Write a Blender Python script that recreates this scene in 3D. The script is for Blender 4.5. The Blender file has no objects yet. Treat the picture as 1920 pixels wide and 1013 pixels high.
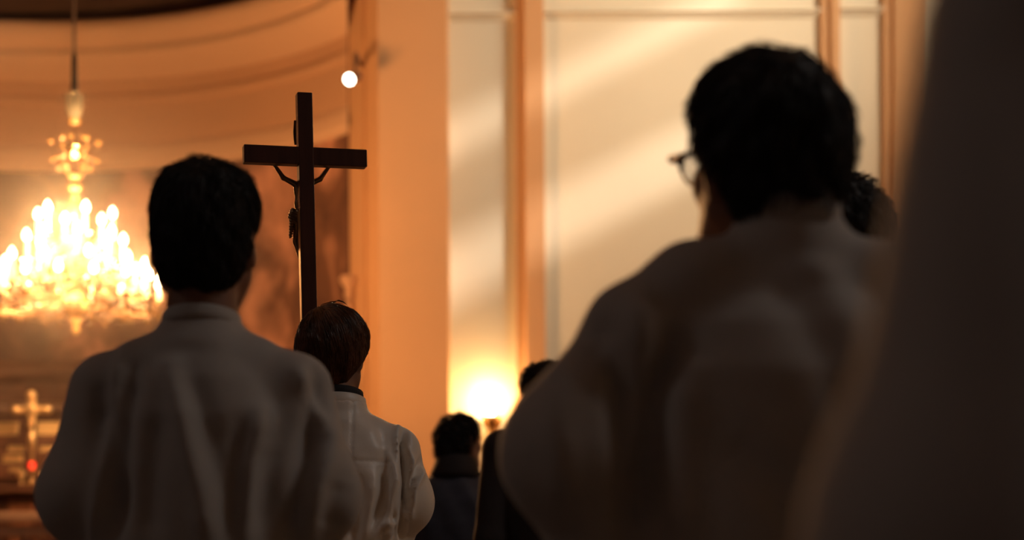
import bpy, bmesh, math, random
import numpy as np
from mathutils import Vector, Matrix
from mathutils.bvhtree import BVHTree
PI = math.pi
random.seed(7); rng = np.random.default_rng(7)
sc = bpy.context.scene
COL = sc.collection

# ------------------------------------------------------------------ camera, world, light, exposure
CAM_Z = 1.15
ROLL = math.radians(0.35)
FPX = 3200.0
cd = bpy.data.cameras.new('camera'); cam = bpy.data.objects.new('camera', cd); COL.objects.link(cam)
cd.sensor_width = 36.0; cd.lens = 60.0; cd.shift_y = 0.257
cd.clip_start = 0.05; cd.clip_end = 100
cd.dof.use_dof = True; cd.dof.focus_distance = 3.95; cd.dof.aperture_fstop = 2.3
RV = Vector((math.cos(ROLL), 0, -math.sin(ROLL))); UV = Vector((math.sin(ROLL), 0, math.cos(ROLL)))
cam.matrix_world = Matrix(((RV.x, UV.x, 0, 0), (0, 0, -1, 0), (RV.z, UV.z, 0, CAM_Z), (0, 0, 0, 1)))
sc.camera = cam
def P(px, py, d):
    """point seen at pixel (px, py) of the 1920x1013 photograph, d metres into the church"""
    u = (px - 960) * d / FPX; v = (1000 - py) * d / FPX
    p = RV * u + UV * v
    return Vector((p.x, d, p.z + CAM_Z))

W = bpy.data.worlds.new('world'); sc.world = W; W.use_nodes = True
W.node_tree.nodes['Background'].inputs['Color'].default_value = (0.95, 0.86, 1.0, 1)
W.node_tree.nodes['Background'].inputs['Strength'].default_value = 0.011

def lamp(name, kind, loc, energy, color, parent=None, **kw):
    l = bpy.data.lights.new(name, kind); l.energy = energy; l.color = color
    for k, v in kw.items(): setattr(l, k, v)
    o = bpy.data.objects.new(name, l); o.location = loc; COL.objects.link(o)
    if parent: o.parent = parent
    return o
def aim(o, target):
    o.rotation_euler = (Vector(target) - o.location).to_track_quat('-Z', 'Y').to_euler()
WARM = (1.0, 0.47, 0.17)
# low sun through the window in the right wall, raking over the back wall
sun = lamp('sun', 'SUN', (9, 6, 9), 3.5, (1.0, 0.85, 0.70), angle=math.radians(3.0))
SUN_DIR = Vector((-1.0, 0.62, -0.50)).normalized()
sun.rotation_euler = SUN_DIR.to_track_quat('-Z', 'Y').to_euler()
# daylight of that window
win = lamp('window_daylight', 'AREA', (5.0, 11.4, 6.6), 78.0, (1.0, 0.78, 0.54), shape='RECTANGLE', size=2.0, size_y=2.4, spread=math.radians(70))
aim(win, (0.7, 14.5, 4.8))
# added side fill lights, no windows there, to bring out the robe folds
for nm, x, y, e in (('side_fill_right', 4.7, 2.9, 38.0), ('side_fill_left', -5.5, 2.2, 10.5)):
    side = lamp(nm, 'AREA', (x, y, 6.2), e, (1.0, 0.95, 0.90), shape='RECTANGLE', size=1.2, size_y=2.4)
    aim(side, (0.0, 3.4, 1.3))
# added warm fill spot, no fixture there, to brighten the chancel pier
nave = lamp('pier_fill_spot', 'SPOT', (-2.2, 8.6, 5.6), 600.0, WARM, spot_size=math.radians(42), spot_blend=1.0, shadow_soft_size=0.12)
aim(nave, (-0.85, 13.9, 0.7))
# added fill spot without a fixture, brightening the altar cross and plates
alt = lamp('altar_fill_spot', 'SPOT', (-2.4, 10.3, 4.7), 1000.0, (1.0, .56, .24), spot_size=math.radians(13), spot_blend=.7, shadow_soft_size=.05)
aim(alt, (-3.9, 13.9, 2.08))
vs = sc.view_settings
vs.view_transform = 'Standard'; vs.look = 'None'; vs.exposure = 0.0; vs.gamma = 1.0; vs.use_curve_mapping = False

# ------------------------------------------------------------------ materials
def mat(name, col, rough=0.6, metal=0.0, noise=0.0, scale=12.0, bump=0.0, bscale=60.0, stretch=(1, 1, 1), sheen=0.0, coat=0.0, emit=None, estr=0.0, spec=0.5, col2=None):
    m = bpy.data.materials.new(name); m.use_nodes = True
    nt = m.node_tree; b = nt.nodes['Principled BSDF']
    b.inputs['Base Color'].default_value = (*col, 1); b.inputs['Roughness'].default_value = rough
    b.inputs['Metallic'].default_value = metal; b.inputs['Specular IOR Level'].default_value = spec
    if sheen: b.inputs['Sheen Weight'].default_value = sheen
    if coat: b.inputs['Coat Weight'].default_value = coat; b.inputs['Coat Roughness'].default_value = 0.15
    if emit: b.inputs['Emission Color'].default_value = (*emit, 1); b.inputs['Emission Strength'].default_value = estr
    tc = nt.nodes.new('ShaderNodeTexCoord'); mp = nt.nodes.new('ShaderNodeMapping')
    mp.inputs['Scale'].default_value = stretch
    nt.links.new(tc.outputs['Object'], mp.inputs['Vector'])
    if noise or col2:
        n = nt.nodes.new('ShaderNodeTexNoise'); n.inputs['Scale'].default_value = scale; n.inputs['Detail'].default_value = 5
        nt.links.new(mp.outputs[0], n.inputs['Vector'])
        r = nt.nodes.new('ShaderNodeValToRGB')
        c2 = col2 if col2 else tuple(c * (1 - noise) for c in col)
        r.color_ramp.elements[0].position = 0.3; r.color_ramp.elements[1].position = 0.7
        r.color_ramp.elements[0].color = (*c2, 1); r.color_ramp.elements[1].color = (*col, 1)
        nt.links.new(n.outputs['Fac'], r.inputs['Fac']); nt.links.new(r.outputs['Color'], b.inputs['Base Color'])
    if bump:
        n2 = nt.nodes.new('ShaderNodeTexNoise'); n2.inputs['Scale'].default_value = bscale; n2.inputs['Detail'].default_value = 3
        nt.links.new(mp.outputs[0], n2.inputs['Vector'])
        bp = nt.nodes.new('ShaderNodeBump'); bp.inputs['Strength'].default_value = bump; bp.inputs['Distance'].default_value = 0.01
        nt.links.new(n2.outputs['Fac'], bp.inputs['Height']); nt.links.new(bp.outputs['Normal'], b.inputs['Normal'])
    return m
M = {}
M['cream'] = mat('cream_plaster', (0.80, 0.74, 0.60), 0.9, noise=0.04, scale=1.5, bump=0.05)
M['ochre'] = mat('ochre_plaster', (0.64, 0.37, 0.19), 0.85, noise=0.06, scale=1.2, bump=0.05)
M['apse'] = mat('apse_plaster', (0.62, 0.375, 0.225), 0.85, noise=0.06, scale=1.0)
M['apsetrim'] = mat('apse_trim_plaster', (0.76, 0.51, 0.33), 0.85, noise=0.05, scale=1.0)
M['gilt'] = mat('gilt', (1.0, 0.68, 0.28), 0.4, metal=0.5, noise=0.1)
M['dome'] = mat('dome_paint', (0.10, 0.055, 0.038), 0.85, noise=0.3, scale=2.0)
M['ceiling'] = mat('ceiling_paint', (0.30, 0.22, 0.16), 0.9, noise=0.1, scale=2.0)
M['floor'] = mat('floor_stone', (0.06, 0.04, 0.032), 0.5, noise=0.3, scale=3.0)
M['wood'] = mat('dark_wood', (0.11, 0.035, 0.022), 0.38, noise=0.45, scale=9.0, stretch=(6, 6, 0.6), coat=0.25)
M['altarwood'] = mat('altar_wood', (0.20, 0.085, 0.045), 0.5, noise=0.4, scale=6.0, stretch=(1, 1, 5))
M['marble'] = mat('altar_marble', (0.36, 0.23, 0.17), 0.5, noise=0.25, scale=4.0)
M['carpet'] = mat('chancel_carpet', (0.10, 0.035, 0.028), 0.95, noise=0.2, scale=20)
M['gold'] = mat('gold', (1.0, 0.70, 0.30), 0.22, metal=1.0, bump=0.1, bscale=80)
M['brass'] = mat('brass', (1.0, 0.70, 0.34), 0.42, metal=0.9, noise=0.1, scale=20)
M['bronze'] = mat('bronze', (0.35, 0.22, 0.12), 0.35, metal=1.0, noise=0.3, scale=40)
M['iron'] = mat('dark_iron', (0.025, 0.014, 0.010), 0.5, metal=0.6, noise=0.2)
M['crystal'] = mat('crystal', (0.24, 0.14, 0.045), 0.18, noise=0.15, scale=30, spec=0.7)
M['glass'] = mat('cup_glass', (0.40, 0.38, 0.28), 0.12, metal=0.3, noise=0.1, scale=20)
M['glass'].node_tree.nodes['Principled BSDF'].inputs['Alpha'].default_value = 0.30
M['wax'] = mat('candle_wax', (0.7, 0.60, 0.45), 0.5, noise=0.04, emit=(1.0, 0.62, 0.28), estr=0.5)  # tube glow is put into the wax; only the bulbs are lamps
M['bulb'] = mat('candle_bulb', (1, 0.9, 0.7), 0.4, noise=0.02, emit=(1.0, 0.74, 0.42), estr=14.0)
M['lens'] = mat('spot_lens', (1, 1, 0.9), 0.4, noise=0.02, emit=(1.0, 0.90, 0.70), estr=14.0)
M['sconcebulb'] = mat('sconce_bulb', (1, 1, 0.9), 0.4, noise=0.02, emit=(1.0, 0.80, 0.45), estr=30.0)
M['redlamp'] = mat('red_lamp', (0.8, 0.05, 0.03), 0.3, noise=0.02, emit=(1.0, 0.04, 0.015), estr=1.6)
M['skin'] = mat('skin', (0.30, 0.15, 0.10), 0.5, noise=0.10, scale=30, bump=0.04, bscale=250)
M['eye'] = mat('eye_white', (0.75, 0.72, 0.68), 0.2, noise=0.04)
M['surplice'] = mat('surplice_cloth', (0.52, 0.49, 0.46), 0.75, noise=0.05, scale=40, bump=0.06, bscale=500, sheen=0.15)
M['satin'] = mat('satin_cloth', (0.88, 0.83, 0.76), 0.38, noise=0.05, scale=30, bump=0.04, bscale=400, sheen=0.3)
M['cassock'] = mat('black_cloth', (0.022, 0.018, 0.022), 0.8, noise=0.2, scale=60)
M['suit'] = mat('dark_suit', (0.030, 0.022, 0.024), 0.75, noise=0.2, scale=60)
M['denim'] = mat('dark_blue_jacket', (0.055, 0.060, 0.095), 0.6, noise=0.25, scale=30, sheen=0.2)
M['trouser'] = mat('dark_trousers', (0.035, 0.035, 0.045), 0.8, noise=0.2, scale=60)
M['shoe'] = mat('black_leather', (0.02, 0.018, 0.018), 0.35, noise=0.2, scale=30)
M['hair'] = mat('dark_hair', (0.016, 0.009, 0.007), 0.6, noise=0.3, scale=60)
M['hairbrown'] = mat('dark_brown_hair', (0.26, 0.105, 0.055), 0.28, noise=0.85, scale=34, stretch=(1, 1, .3))  # lighter streaks in the colour imitate highlights on the strands
M['black'] = mat('black_frame', (0.02, 0.015, 0.012), 0.3, noise=0.1)
M['specglass'] = mat('spectacle_glass', (0.9, 0.8, 0.6), 0.05, noise=0.02)
M['specglass'].node_tree.nodes['Principled BSDF'].inputs['Alpha'].default_value = 0.25
M['pane'] = mat('window_pane', (0.9, 0.9, 0.9), 0.1, noise=0.02)
M['pane'].node_tree.nodes['Principled BSDF'].inputs['Alpha'].default_value = 0.08
M['book'] = mat('red_cloth', (0.30, 0.05, 0.03), 0.7, noise=0.2, scale=20)
M['linen'] = mat('altar_linen', (0.62, 0.50, 0.38), 0.8, noise=0.1, scale=20)

def eye_material(m):
    nt = m.node_tree; b = nt.nodes['Principled BSDF']; tc = nt.nodes.new('ShaderNodeTexCoord'); sx = nt.nodes.new('ShaderNodeSeparateXYZ')
    r = nt.nodes.new('ShaderNodeValToRGB'); r.color_ramp.interpolation = 'CONSTANT'; e = r.color_ramp.elements
    mr = nt.nodes.new('ShaderNodeMapRange'); mr.inputs['From Min'].default_value = 0.008; mr.inputs['From Max'].default_value = 0.0125
    nt.links.new(tc.outputs['Object'], sx.inputs[0]); nt.links.new(sx.outputs['Y'], mr.inputs['Value']); nt.links.new(mr.outputs[0], r.inputs['Fac'])
    e[0].color = (0.55, 0.50, 0.46, 1); e[1].position = 0.50; e[1].color = (0.06, 0.03, 0.018, 1); x = e.new(0.90); x.color = (0.004, 0.004, 0.004, 1)
    nt.links.new(r.outputs['Color'], b.inputs['Base Color'])
eye_material(M['eye'])
def mural_material():
    m = bpy.data.materials.new('mural_paint'); m.use_nodes = True
    nt = m.node_tree; b = nt.nodes['Principled BSDF']; b.inputs['Roughness'].default_value = 0.8
    tc = nt.nodes.new('ShaderNodeTexCoord'); mp = nt.nodes.new('ShaderNodeMapping'); mp.inputs['Scale'].default_value = (1, 1, 0.8)
    mp.inputs['Location'].default_value = (0.35, 0.2, 0.55)
    nt.links.new(tc.outputs['Object'], mp.inputs['Vector'])
    n = nt.nodes.new('ShaderNodeTexNoise'); n.inputs['Scale'].default_value = 1.7; n.inputs['Detail'].default_value = 4; n.inputs['Distortion'].default_value = 0.35
    nt.links.new(mp.outputs[0], n.inputs['Vector'])
    r = nt.nodes.new('ShaderNodeValToRGB'); e = r.color_ramp.elements
    e[0].position = 0.36; e[0].color = (0.10, 0.045, 0.03, 1)
    e[1].position = 0.68; e[1].color = (0.75, 0.38, 0.25, 1)
    x = e.new(0.50); x.color = (0.20, 0.092, 0.055, 1)
    nt.links.new(n.outputs['Fac'], r.inputs['Fac']); nt.links.new(r.outputs['Color'], b.inputs['Base Color'])
    return m
M['mural'] = mural_material()

# ------------------------------------------------------------------ mesh helpers
def link(name, me, m=None, parent=None, smooth=False):
    o = bpy.data.objects.new(name, me); COL.objects.link(o)
    if m is not None and not me.materials: me.materials.append(m)
    if smooth:
        me.polygons.foreach_set('use_smooth', np.ones(len(me.polygons), dtype=bool))
    if parent is not None: o.parent = parent
    return o
def mesh_of(verts, faces, name='m'):
    me = bpy.data.meshes.new(name); me.from_pydata([tuple(v) for v in verts], [], [tuple(f) for f in faces]); me.update()
    return me
def mesh_np(verts, quads, name='m'):
    me = bpy.data.meshes.new(name); n = len(quads); k = quads.shape[1]
    me.vertices.add(len(verts)); me.vertices.foreach_set('co', np.asarray(verts, dtype=np.float32).ravel())
    me.loops.add(n * k); me.loops.foreach_set('vertex_index', quads.astype(np.int32).ravel())
    me.polygons.add(n); me.polygons.foreach_set('loop_start', (np.arange(n) * k).astype(np.int32))
    me.polygons.foreach_set('use_smooth', np.ones(n, dtype=bool))
    me.update(calc_edges=True); me.validate()
    return me
def thing(name, label, cat, loc=(0, 0, 0), rz=0.0, group=None):
    o = bpy.data.objects.new(name, None); COL.objects.link(o); o.empty_display_size = 0.1
    o.location = loc; o.rotation_euler = (0, 0, rz); tag(o, label, cat, group); return o
def tag(o, label, cat, group=None):
    o['label'] = label; o['category'] = cat
    if group: o['group'] = group
    return o
def struct(o): o['kind'] = 'structure'; return o
def box_bm(bm, lo, hi, bevel=0.0, mtx=None):
    r = bmesh.ops.create_cube(bm, size=1.0)
    lo = Vector(lo); hi = Vector(hi)
    for v in r['verts']:
        v.co = Vector((lo[i] + (v.co[i] + 0.5) * (hi[i] - lo[i]) for i in range(3)))
    if bevel:
        es = list({e for v in r['verts'] for e in v.link_edges})
        bmesh.ops.bevel(bm, geom=es, offset=bevel, segments=2, affect='EDGES', profile=0.5)
    if mtx is not None:
        for v in bm.verts: v.co = mtx @ v.co
def box(name, lo, hi, m, parent=None, bevel=0.0):
    bm = bmesh.new(); box_bm(bm, lo, hi, bevel)
    me = bpy.data.meshes.new(name); bm.to_mesh(me); bm.free()
    return link(name, me, m, parent)
def lathe_vf(profile, n=20, center=(0, 0, 0), a0=0.0, a1=2 * PI):
    full = abs(a1 - a0 - 2 * PI) < 1e-6
    k = n if full else n + 1
    vs, fs = [], []
    for i in range(k):
        a = a0 + (a1 - a0) * i / n
        for r, z in profile: vs.append((center[0] + r * math.cos(a), center[1] + r * math.sin(a), center[2] + z))
    p = len(profile)
    for i in range(n):
        j = (i + 1) % k
        for q in range(p - 1): fs.append((i * p + q, j * p + q, j * p + q + 1, i * p + q + 1))
    return vs, fs
def lathe(name, profile, m, parent=None, n=20, center=(0, 0, 0), a0=0.0, a1=2 * PI, smooth=True):
    return link(name, mesh_of(*lathe_vf(profile, n, center, a0, a1)), m, parent, smooth)
def tube_vf(pts, radii, n=8):
    pts = [Vector(p) for p in pts]; vs, fs = [], []
    if not hasattr(radii, '__len__'): radii = [radii] * len(pts)
    up = Vector((0.123, 0.31, 0.94)).normalized()
    for i, p in enumerate(pts):
        t = (pts[min(i + 1, len(pts) - 1)] - pts[max(i - 1, 0)]).normalized()
        a = t.cross(up)
        if a.length < 0.05: a = t.cross(Vector((1, 0, 0)))
        a.normalize(); b = t.cross(a)
        for k in range(n):
            g = 2 * PI * k / n; vs.append(p + (a * math.cos(g) + b * math.sin(g)) * radii[i])
    for i in range(len(pts) - 1):
        for k in range(n): fs.append((i * n + k, i * n + (k + 1) % n, (i + 1) * n + (k + 1) % n, (i + 1) * n + k))
    fs.append(tuple(range(n - 1, -1, -1))); fs.append(tuple((len(pts) - 1) * n + k for k in range(n)))
    return vs, fs
def tube(name, pts, radii, m, parent=None, n=8):
    return link(name, mesh_of(*tube_vf(pts, radii, n)), m, parent, True)
def join_vf(parts):
    V, F = [], []
    for v, f in parts:
        o = len(V); V += list(v); F += [tuple(i + o for i in x) for x in f]
    return V, F

# ------------------------------------------------------------------ implicit modelling (smooth union, surface nets)
class Field:
    def __init__(s, lo, hi, h):
        s.lo = np.array(lo, dtype=np.float32); s.h = h
        s.n = np.ceil((np.array(hi) - s.lo) / h).astype(int) + 1
        s.d = np.full(s.n, 0.25, dtype=np.float32)
        s.ax = [s.lo[i] + h * np.arange(s.n[i], dtype=np.float32) for i in range(3)]
    def sub(s, lo, hi):
        sl = []
        for i in range(3):
            a = max(0, int((lo[i] - s.lo[i]) / s.h)); b = min(s.n[i], int((hi[i] - s.lo[i]) / s.h) + 2)
            sl.append(slice(a, max(b, a)))
        X = s.ax[0][sl[0]][:, None, None]; Y = s.ax[1][sl[1]][None, :, None]; Z = s.ax[2][sl[2]][None, None, :]
        return tuple(sl), X, Y, Z
    def blend(s, sl, b, k, op='add'):
        a = s.d[sl]
        if a.size == 0: return
        if op == 'add':
            h = np.clip(0.5 + 0.5 * (b - a) / k, 0, 1); s.d[sl] = b * (1 - h) + 0 + a * h - k * h * (1 - h)
            # h -> 1 keeps a (a smaller), h -> 0 takes b
        else:  # subtract b
            nb = -b; h = np.clip(0.5 - 0.5 * (nb - a) / k, 0, 1); s.d[sl] = nb * (1 - h) + a * h + k * h * (1 - h)
    def cone(s, p0, p1, r0, r1, k=0.02, op='add', flat=None):
        p0 = np.array(p0, dtype=np.float32); p1 = np.array(p1, dtype=np.float32); m = max(r0, r1) + k + 2 * s.h
        sl, X, Y, Z = s.sub(np.minimum(p0, p1) - m, np.maximum(p0, p1) + m)
        ba = p1 - p0; L = max(float(ba @ ba), 1e-9)
        t = np.clip(((X - p0[0]) * ba[0] + (Y - p0[1]) * ba[1] + (Z - p0[2]) * ba[2]) / L, 0, 1)
        dx = X - p0[0] - t * ba[0]; dy = Y - p0[1] - t * ba[1]; dz = Z - p0[2] - t * ba[2]
        s.blend(sl, np.sqrt(dx * dx + dy * dy + dz * dz) - (r0 + (r1 - r0) * t), k, op)
    def ell(s, c, r, k=0.02, R=None, op='add'):
        c = np.array(c, dtype=np.float32); m = max(r) + k + 2 * s.h
        sl, X, Y, Z = s.sub(c - m, c + m)
        X = X - c[0]; Y = Y - c[1]; Z = Z - c[2]
        if R is not None:
            X, Y, Z = (R[0][0] * X + R[1][0] * Y + R[2][0] * Z, R[0][1] * X + R[1][1] * Y + R[2][1] * Z, R[0][2] * X + R[1][2] * Y + R[2][2] * Z)
        q = np.sqrt((X / r[0]) ** 2 + (Y / r[1]) ** 2 + (Z / r[2]) ** 2)
        g = np.sqrt((X / r[0] ** 2) ** 2 + (Y / r[1] ** 2) ** 2 + (Z / r[2] ** 2) ** 2)
        s.blend(sl, (q * (q - 1) / np.maximum(g, 1e-6)), k, op)
    def loft(s, table, fold=None, k=0.03, power=2.2):
        """table rows: z, half width, half depth, centre x, centre y"""
        T = np.array(table, dtype=np.float32); z0, z1 = T[0, 0], T[-1, 0]
        sl, X, Y, Z = s.sub((-9, -9, z0 - k - 0.05), (9, 9, z1 + k + 0.05))
        a, b, cx, cy = (np.interp(Z, T[:, 0], T[:, i]).astype(np.float32) for i in (1, 2, 3, 4))
        x = X - cx; y = Y - cy
        f = 1.0
        if fold is not None: f = 1.0 + fold(np.arctan2(y / b, x / a), Z)
        q = (np.abs(x / a) ** power + np.abs(y / b) ** power) ** (1 / power) / f
        d = (q - 1) * np.minimum(a, b) * 0.9
        d = np.maximum(d, np.maximum(z0 - Z, Z - z1))
        s.blend(sl, d.astype(np.float32), k)
    def mesh(s):
        d = s.d; d[0] = d[-1] = 0.1; d[:, 0] = d[:, -1] = 0.1; d[:, :, 0] = d[:, :, -1] = 0.1
        nx, ny, nz = d.shape
        cid = lambda i, j, k: (i * ny + j) * nz + k
        ids, pos, quads = [], [], []
        for ax in range(3):
            A = [slice(None)] * 3; B = [slice(None)] * 3; A[ax] = slice(0, -1); B[ax] = slice(1, None)
            d0 = d[tuple(A)]; d1 = d[tuple(B)]
            I = np.argwhere((d0 < 0) != (d1 < 0))
            v0 = d0[I[:, 0], I[:, 1], I[:, 2]]; v1 = d1[I[:, 0], I[:, 1], I[:, 2]]
            p = I.astype(np.float32); p[:, ax] += v0 / (v0 - v1)
            u, w = (ax + 1) % 3, (ax + 2) % 3
            c = []
            for du, dw in ((-1, -1), (0, -1), (0, 0), (-1, 0)):
                q = I.copy(); q[:, u] += du; q[:, w] += dw
                q = cid(q[:, 0], q[:, 1], q[:, 2]); c.append(q); ids.append(q); pos.append(p)
            Q = np.stack(c, 1); flip = v0 > 0; Q[flip] = Q[flip][:, ::-1]; quads.append(Q)
        ids = np.concatenate(ids); pos = np.concatenate(pos); quads = np.concatenate(quads)
        un, inv = np.unique(ids, return_inverse=True)
        cnt = np.bincount(inv).astype(np.float32)
        V = np.stack([np.bincount(inv, pos[:, i]) / cnt for i in range(3)], 1)
        V = V * s.h + s.lo
        return V.astype(np.float32), np.searchsorted(un, quads)
def vnormals(V, Q):
    n = np.cross(V[Q[:, 2]] - V[Q[:, 0]], V[Q[:, 3]] - V[Q[:, 1]])
    N = np.zeros_like(V)
    for i in range(4):
        for c in range(3): N[:, c] += np.bincount(Q[:, i], n[:, c], minlength=len(V))
    return N / np.maximum(np.linalg.norm(N, axis=1, keepdims=True), 1e-9)
def relax(V, Q, it=2, f=0.5):
    for _ in range(it):
        A = np.zeros_like(V); c = np.zeros(len(V))
        for a, b in ((0, 1), (1, 2), (2, 3), (3, 0)):
            for i in range(3):
                A[:, i] += np.bincount(Q[:, a], V[Q[:, b], i], minlength=len(V)) + np.bincount(Q[:, b], V[Q[:, a], i], minlength=len(V))
            c += np.bincount(Q[:, a], minlength=len(V)) + np.bincount(Q[:, b], minlength=len(V))
        V = V + f * (A / np.maximum(c, 1)[:, None] - V)
    return V
def ridge(V, N, pts, width, amp, back=True):
    """raise (or sink) a soft crease along a polyline given in the x-z plane, on the back"""
    d2 = np.full(len(V), 9.0); pts = np.array(pts, dtype=np.float64); tt = np.zeros(len(V)); seg = len(pts) - 1
    for i in range(seg):
        p, q = pts[i], pts[i + 1]; ba = q - p
        t = np.clip(((V[:, 0] - p[0]) * ba[0] + (V[:, 2] - p[1]) * ba[1]) / max(ba @ ba, 1e-9), 0, 1)
        e = (V[:, 0] - p[0] - t * ba[0]) ** 2 + (V[:, 2] - p[1] - t * ba[1]) ** 2
        m = e < d2; d2 = np.where(m, e, d2); tt = np.where(m, (i + t) / seg, tt)
    w = np.clip(-N[:, 1] * 2.0, 0, 1) if back else 1.0
    fade = np.minimum(1, np.minimum(tt + 0.15, 1.15 - tt) / 0.3)
    return V + N * (1.25 * amp * np.exp(-d2 / width ** 2) * w * fade)[:, None]
def strands(roots, steps, r0, r1):
    """roots: list of (M,3) arrays; three-sided tubes as one vertex/quad pair"""
    S = np.array(roots, dtype=np.float32); n, m, _ = S.shape
    T = np.gradient(S, axis=1); T /= np.maximum(np.linalg.norm(T, axis=2, keepdims=True), 1e-9)
    ref = rng.normal(size=(n, 1, 3)); A = np.cross(T, ref); A /= np.maximum(np.linalg.norm(A, axis=2, keepdims=True), 1e-9); B = np.cross(T, A)
    rad = np.linspace(r0, r1, m)[None, :, None]
    ring = np.stack([S + rad * (A * math.cos(g) + B * math.sin(g)) for g in (0, 2.094, 4.189)], 2)
    V = ring.reshape(-1, 3); i = np.arange(n)[:, None, None] * m * 3; j = np.arange(m - 1)[None, :, None] * 3; k = np.arange(3)[None, None, :]
    a = i + j + k; b = i + j + (k + 1) % 3
    return V, np.stack([a, b, b + 3, a + 3], -1).reshape(-1, 4)

# ------------------------------------------------------------------ people
def rotm(yaw, pitch=0.0, roll=0.0):
    return Matrix.Rotation(math.radians(yaw), 3, 'Z') @ Matrix.Rotation(math.radians(pitch), 3, 'X') @ Matrix.Rotation(math.radians(roll), 3, 'Y')
class Person:
    """facing +y of its own frame, feet on z = 0, built for 1.75 m and scaled by k"""
    def __init__(s, label, loc, rz=0.0, k=1.0, head=(0, 0.02, 1.625), yaw=0.0, pitch=0.0, roll=0.0, hs=1.0, sw=0.185, ears=True, group=None):
        s.k = k; s.root = thing('person', label, 'person', loc, math.radians(rz), group)
        s.root.scale = (k, k, k)
        s.head = Vector(head); s.R = rotm(yaw, pitch, roll); s.hs = hs; s.sw = sw; s.ears = ears
    def H(s, p): return tuple(s.head + s.R @ (Vector(p) * s.hs))
    def hell(s, F, c, r, k=0.02, op='add', R2=None):
        R = s.R if R2 is None else s.R @ R2
        F.ell(s.H(c), tuple(x * s.hs for x in r), k, [list(R[i]) for i in range(3)], op)
    def hcone(s, F, a, b, ra, rb, k=0.01, op='add'): F.cone(s.H(a), s.H(b), ra * s.hs, rb * s.hs, k, op)
    def body(s, arms, h=0.006, grip=None, m='skin'):
        """arms: two rows (shoulder, elbow, wrist, finger direction, thumb direction)"""
        hi = max(0.36, s.head.x + 0.16); lo = min(-0.36, s.head.x - 0.16)
        F = Field((lo, -0.2, -0.02), (hi, 0.48, 1.86), h)
        # trunk
        F.loft([(0.86, .150, .105, 0, 0), (0.95, .160, .115, 0, -.005), (1.05, .140, .098, 0, 0), (1.15, .138, .098, 0, .005), (1.28, .148, .100, 0, -.008), (1.37, .140, .082, 0, -.015), (1.42, .095, .064, 0, -.014), (1.455, .058, .058, 0, -.005)], None, 0.03)
        # neck
        F.cone((0, -.015, 1.42), tuple(Vector(s.H((0, -.02, -.07)))), .062, .055, .03)
        # head
        s.hell(F, (0, -.008, .012), (.076, .097, .100), .02)
        s.hell(F, (0, .042, -.042), (.061, .056, .078), .03)
        s.hell(F, (0, .068, -.100), (.036, .030, .026), .03)
        for q in (-1, 1):
            s.hcone(F, (q * .058, .01, -.065), (q * .03, .07, -.102), .02, .018, .03)
            s.hell(F, (q * .040, .072, -.025), (.022, .02, .022), .02)
            s.hell(F, (q * .031, .100, .004), (.017, .013, .011), .012, 'sub')
            s.hell(F, (q * .031, .0845, .003), (.0135, .0125, .0135), .004); s.hcone(F, (q * .031 - .012, .094, .0105), (q * .031 + .012, .094, .0105), .0048, .0048, .005)
            if s.ears:
                s.hell(F, (q * .080, -.010, -.012), (.010, .020, .033), .008, 'add', rotm(q * -18, 8))
                s.hell(F, (q * .079, -.004, -.042), (.009, .012, .012), .008)
                s.hell(F, (q * .090, -.006, -.006), (.006, .011, .019), .004, 'sub')
        s.hcone(F, (-.042, .083, .024), (.042, .083, .024), .011, .011, .014)
        s.hcone(F, (0, .094, .006), (0, .116, -.034), .009, .014, .012)
        for q in (-1, 1): s.hell(F, (q * .012, .103, -.038), (.010, .010, .008), .008)
        s.hell(F, (0, .096, -.064), (.024, .010, .006), .006); s.hell(F, (0, .094, -.075), (.020, .010, .007), .006)
        # legs
        for q in (-1, 1):
            F.cone((q * .085, 0, .90), (q * .095, .012, .50), .088, .055, .03)
            F.cone((q * .095, .012, .50), (q * .10, -.012, .09), .056, .038, .02)
            F.cone((q * .10, -.025, .06), (q * .115, .11, .035), .036, .030, .02)
        # arms and hands
        for q, (sh, el, wr, fd, td) in zip((-1, 1), arms):
            F.cone((q * .06, -.014, 1.395), sh, .038, .038, .03)
            F.cone(sh, el, .040, .035, .03); F.cone(el, wr, .039, .028, .02)
            if grip is None: s.hand(F, Vector(wr), Vector(fd).normalized(), Vector(td).normalized())
        if grip is not None: s.grip_hands(F, grip, [Vector(a[2]) for a in arms])
        V, Q = F.mesh(); V = relax(V, Q, 1, 0.4)
        s.body_o = link('body', mesh_np(V, Q, 'body'), M[m], s.root)
        for q in (-1, 1):
            vs_, fs_ = lathe_vf([(0, -.0125)] + [(.0125 * math.sin(PI * i / 8), -.0125 * math.cos(PI * i / 8)) for i in range(1, 8)] + [(0, .0125)], 12)
            e = link('eye', mesh_of([Vector(v) * s.hs for v in vs_], fs_), M['eye'], s.root, True)
            e.location = s.H((q * .031, .0850, .002)); e.rotation_euler = s.R.to_euler()
    def hand(s, F, wr, fd, td):
        nrm = fd.cross(td).normalized(); k = .012
        pc = wr + fd * .055
        for w in (-.022, -.008, .008, .022): F.cone(wr + fd * .015 + td * w * .7, wr + fd * .085 + td * w, .014, .011, .014)
        for w, L in ((.027, .066), (.009, .076), (-.009, .070), (-.027, .054)):
            a = wr + fd * .088 + td * w; b = a + fd * L * .45 + nrm * .004; c = b + fd * L * .55 + nrm * .014
            F.cone(a, b, .0085, .008, .006); F.cone(b, c, .008, .0068, .004)
        a = wr + fd * .03 + td * .026; b = a + fd * .028 + td * .026; c = b + fd * .03 + td * .008
        F.cone(a, b, .013, .010, .01); F.cone(b, c, .010, .008, .005)
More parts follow.
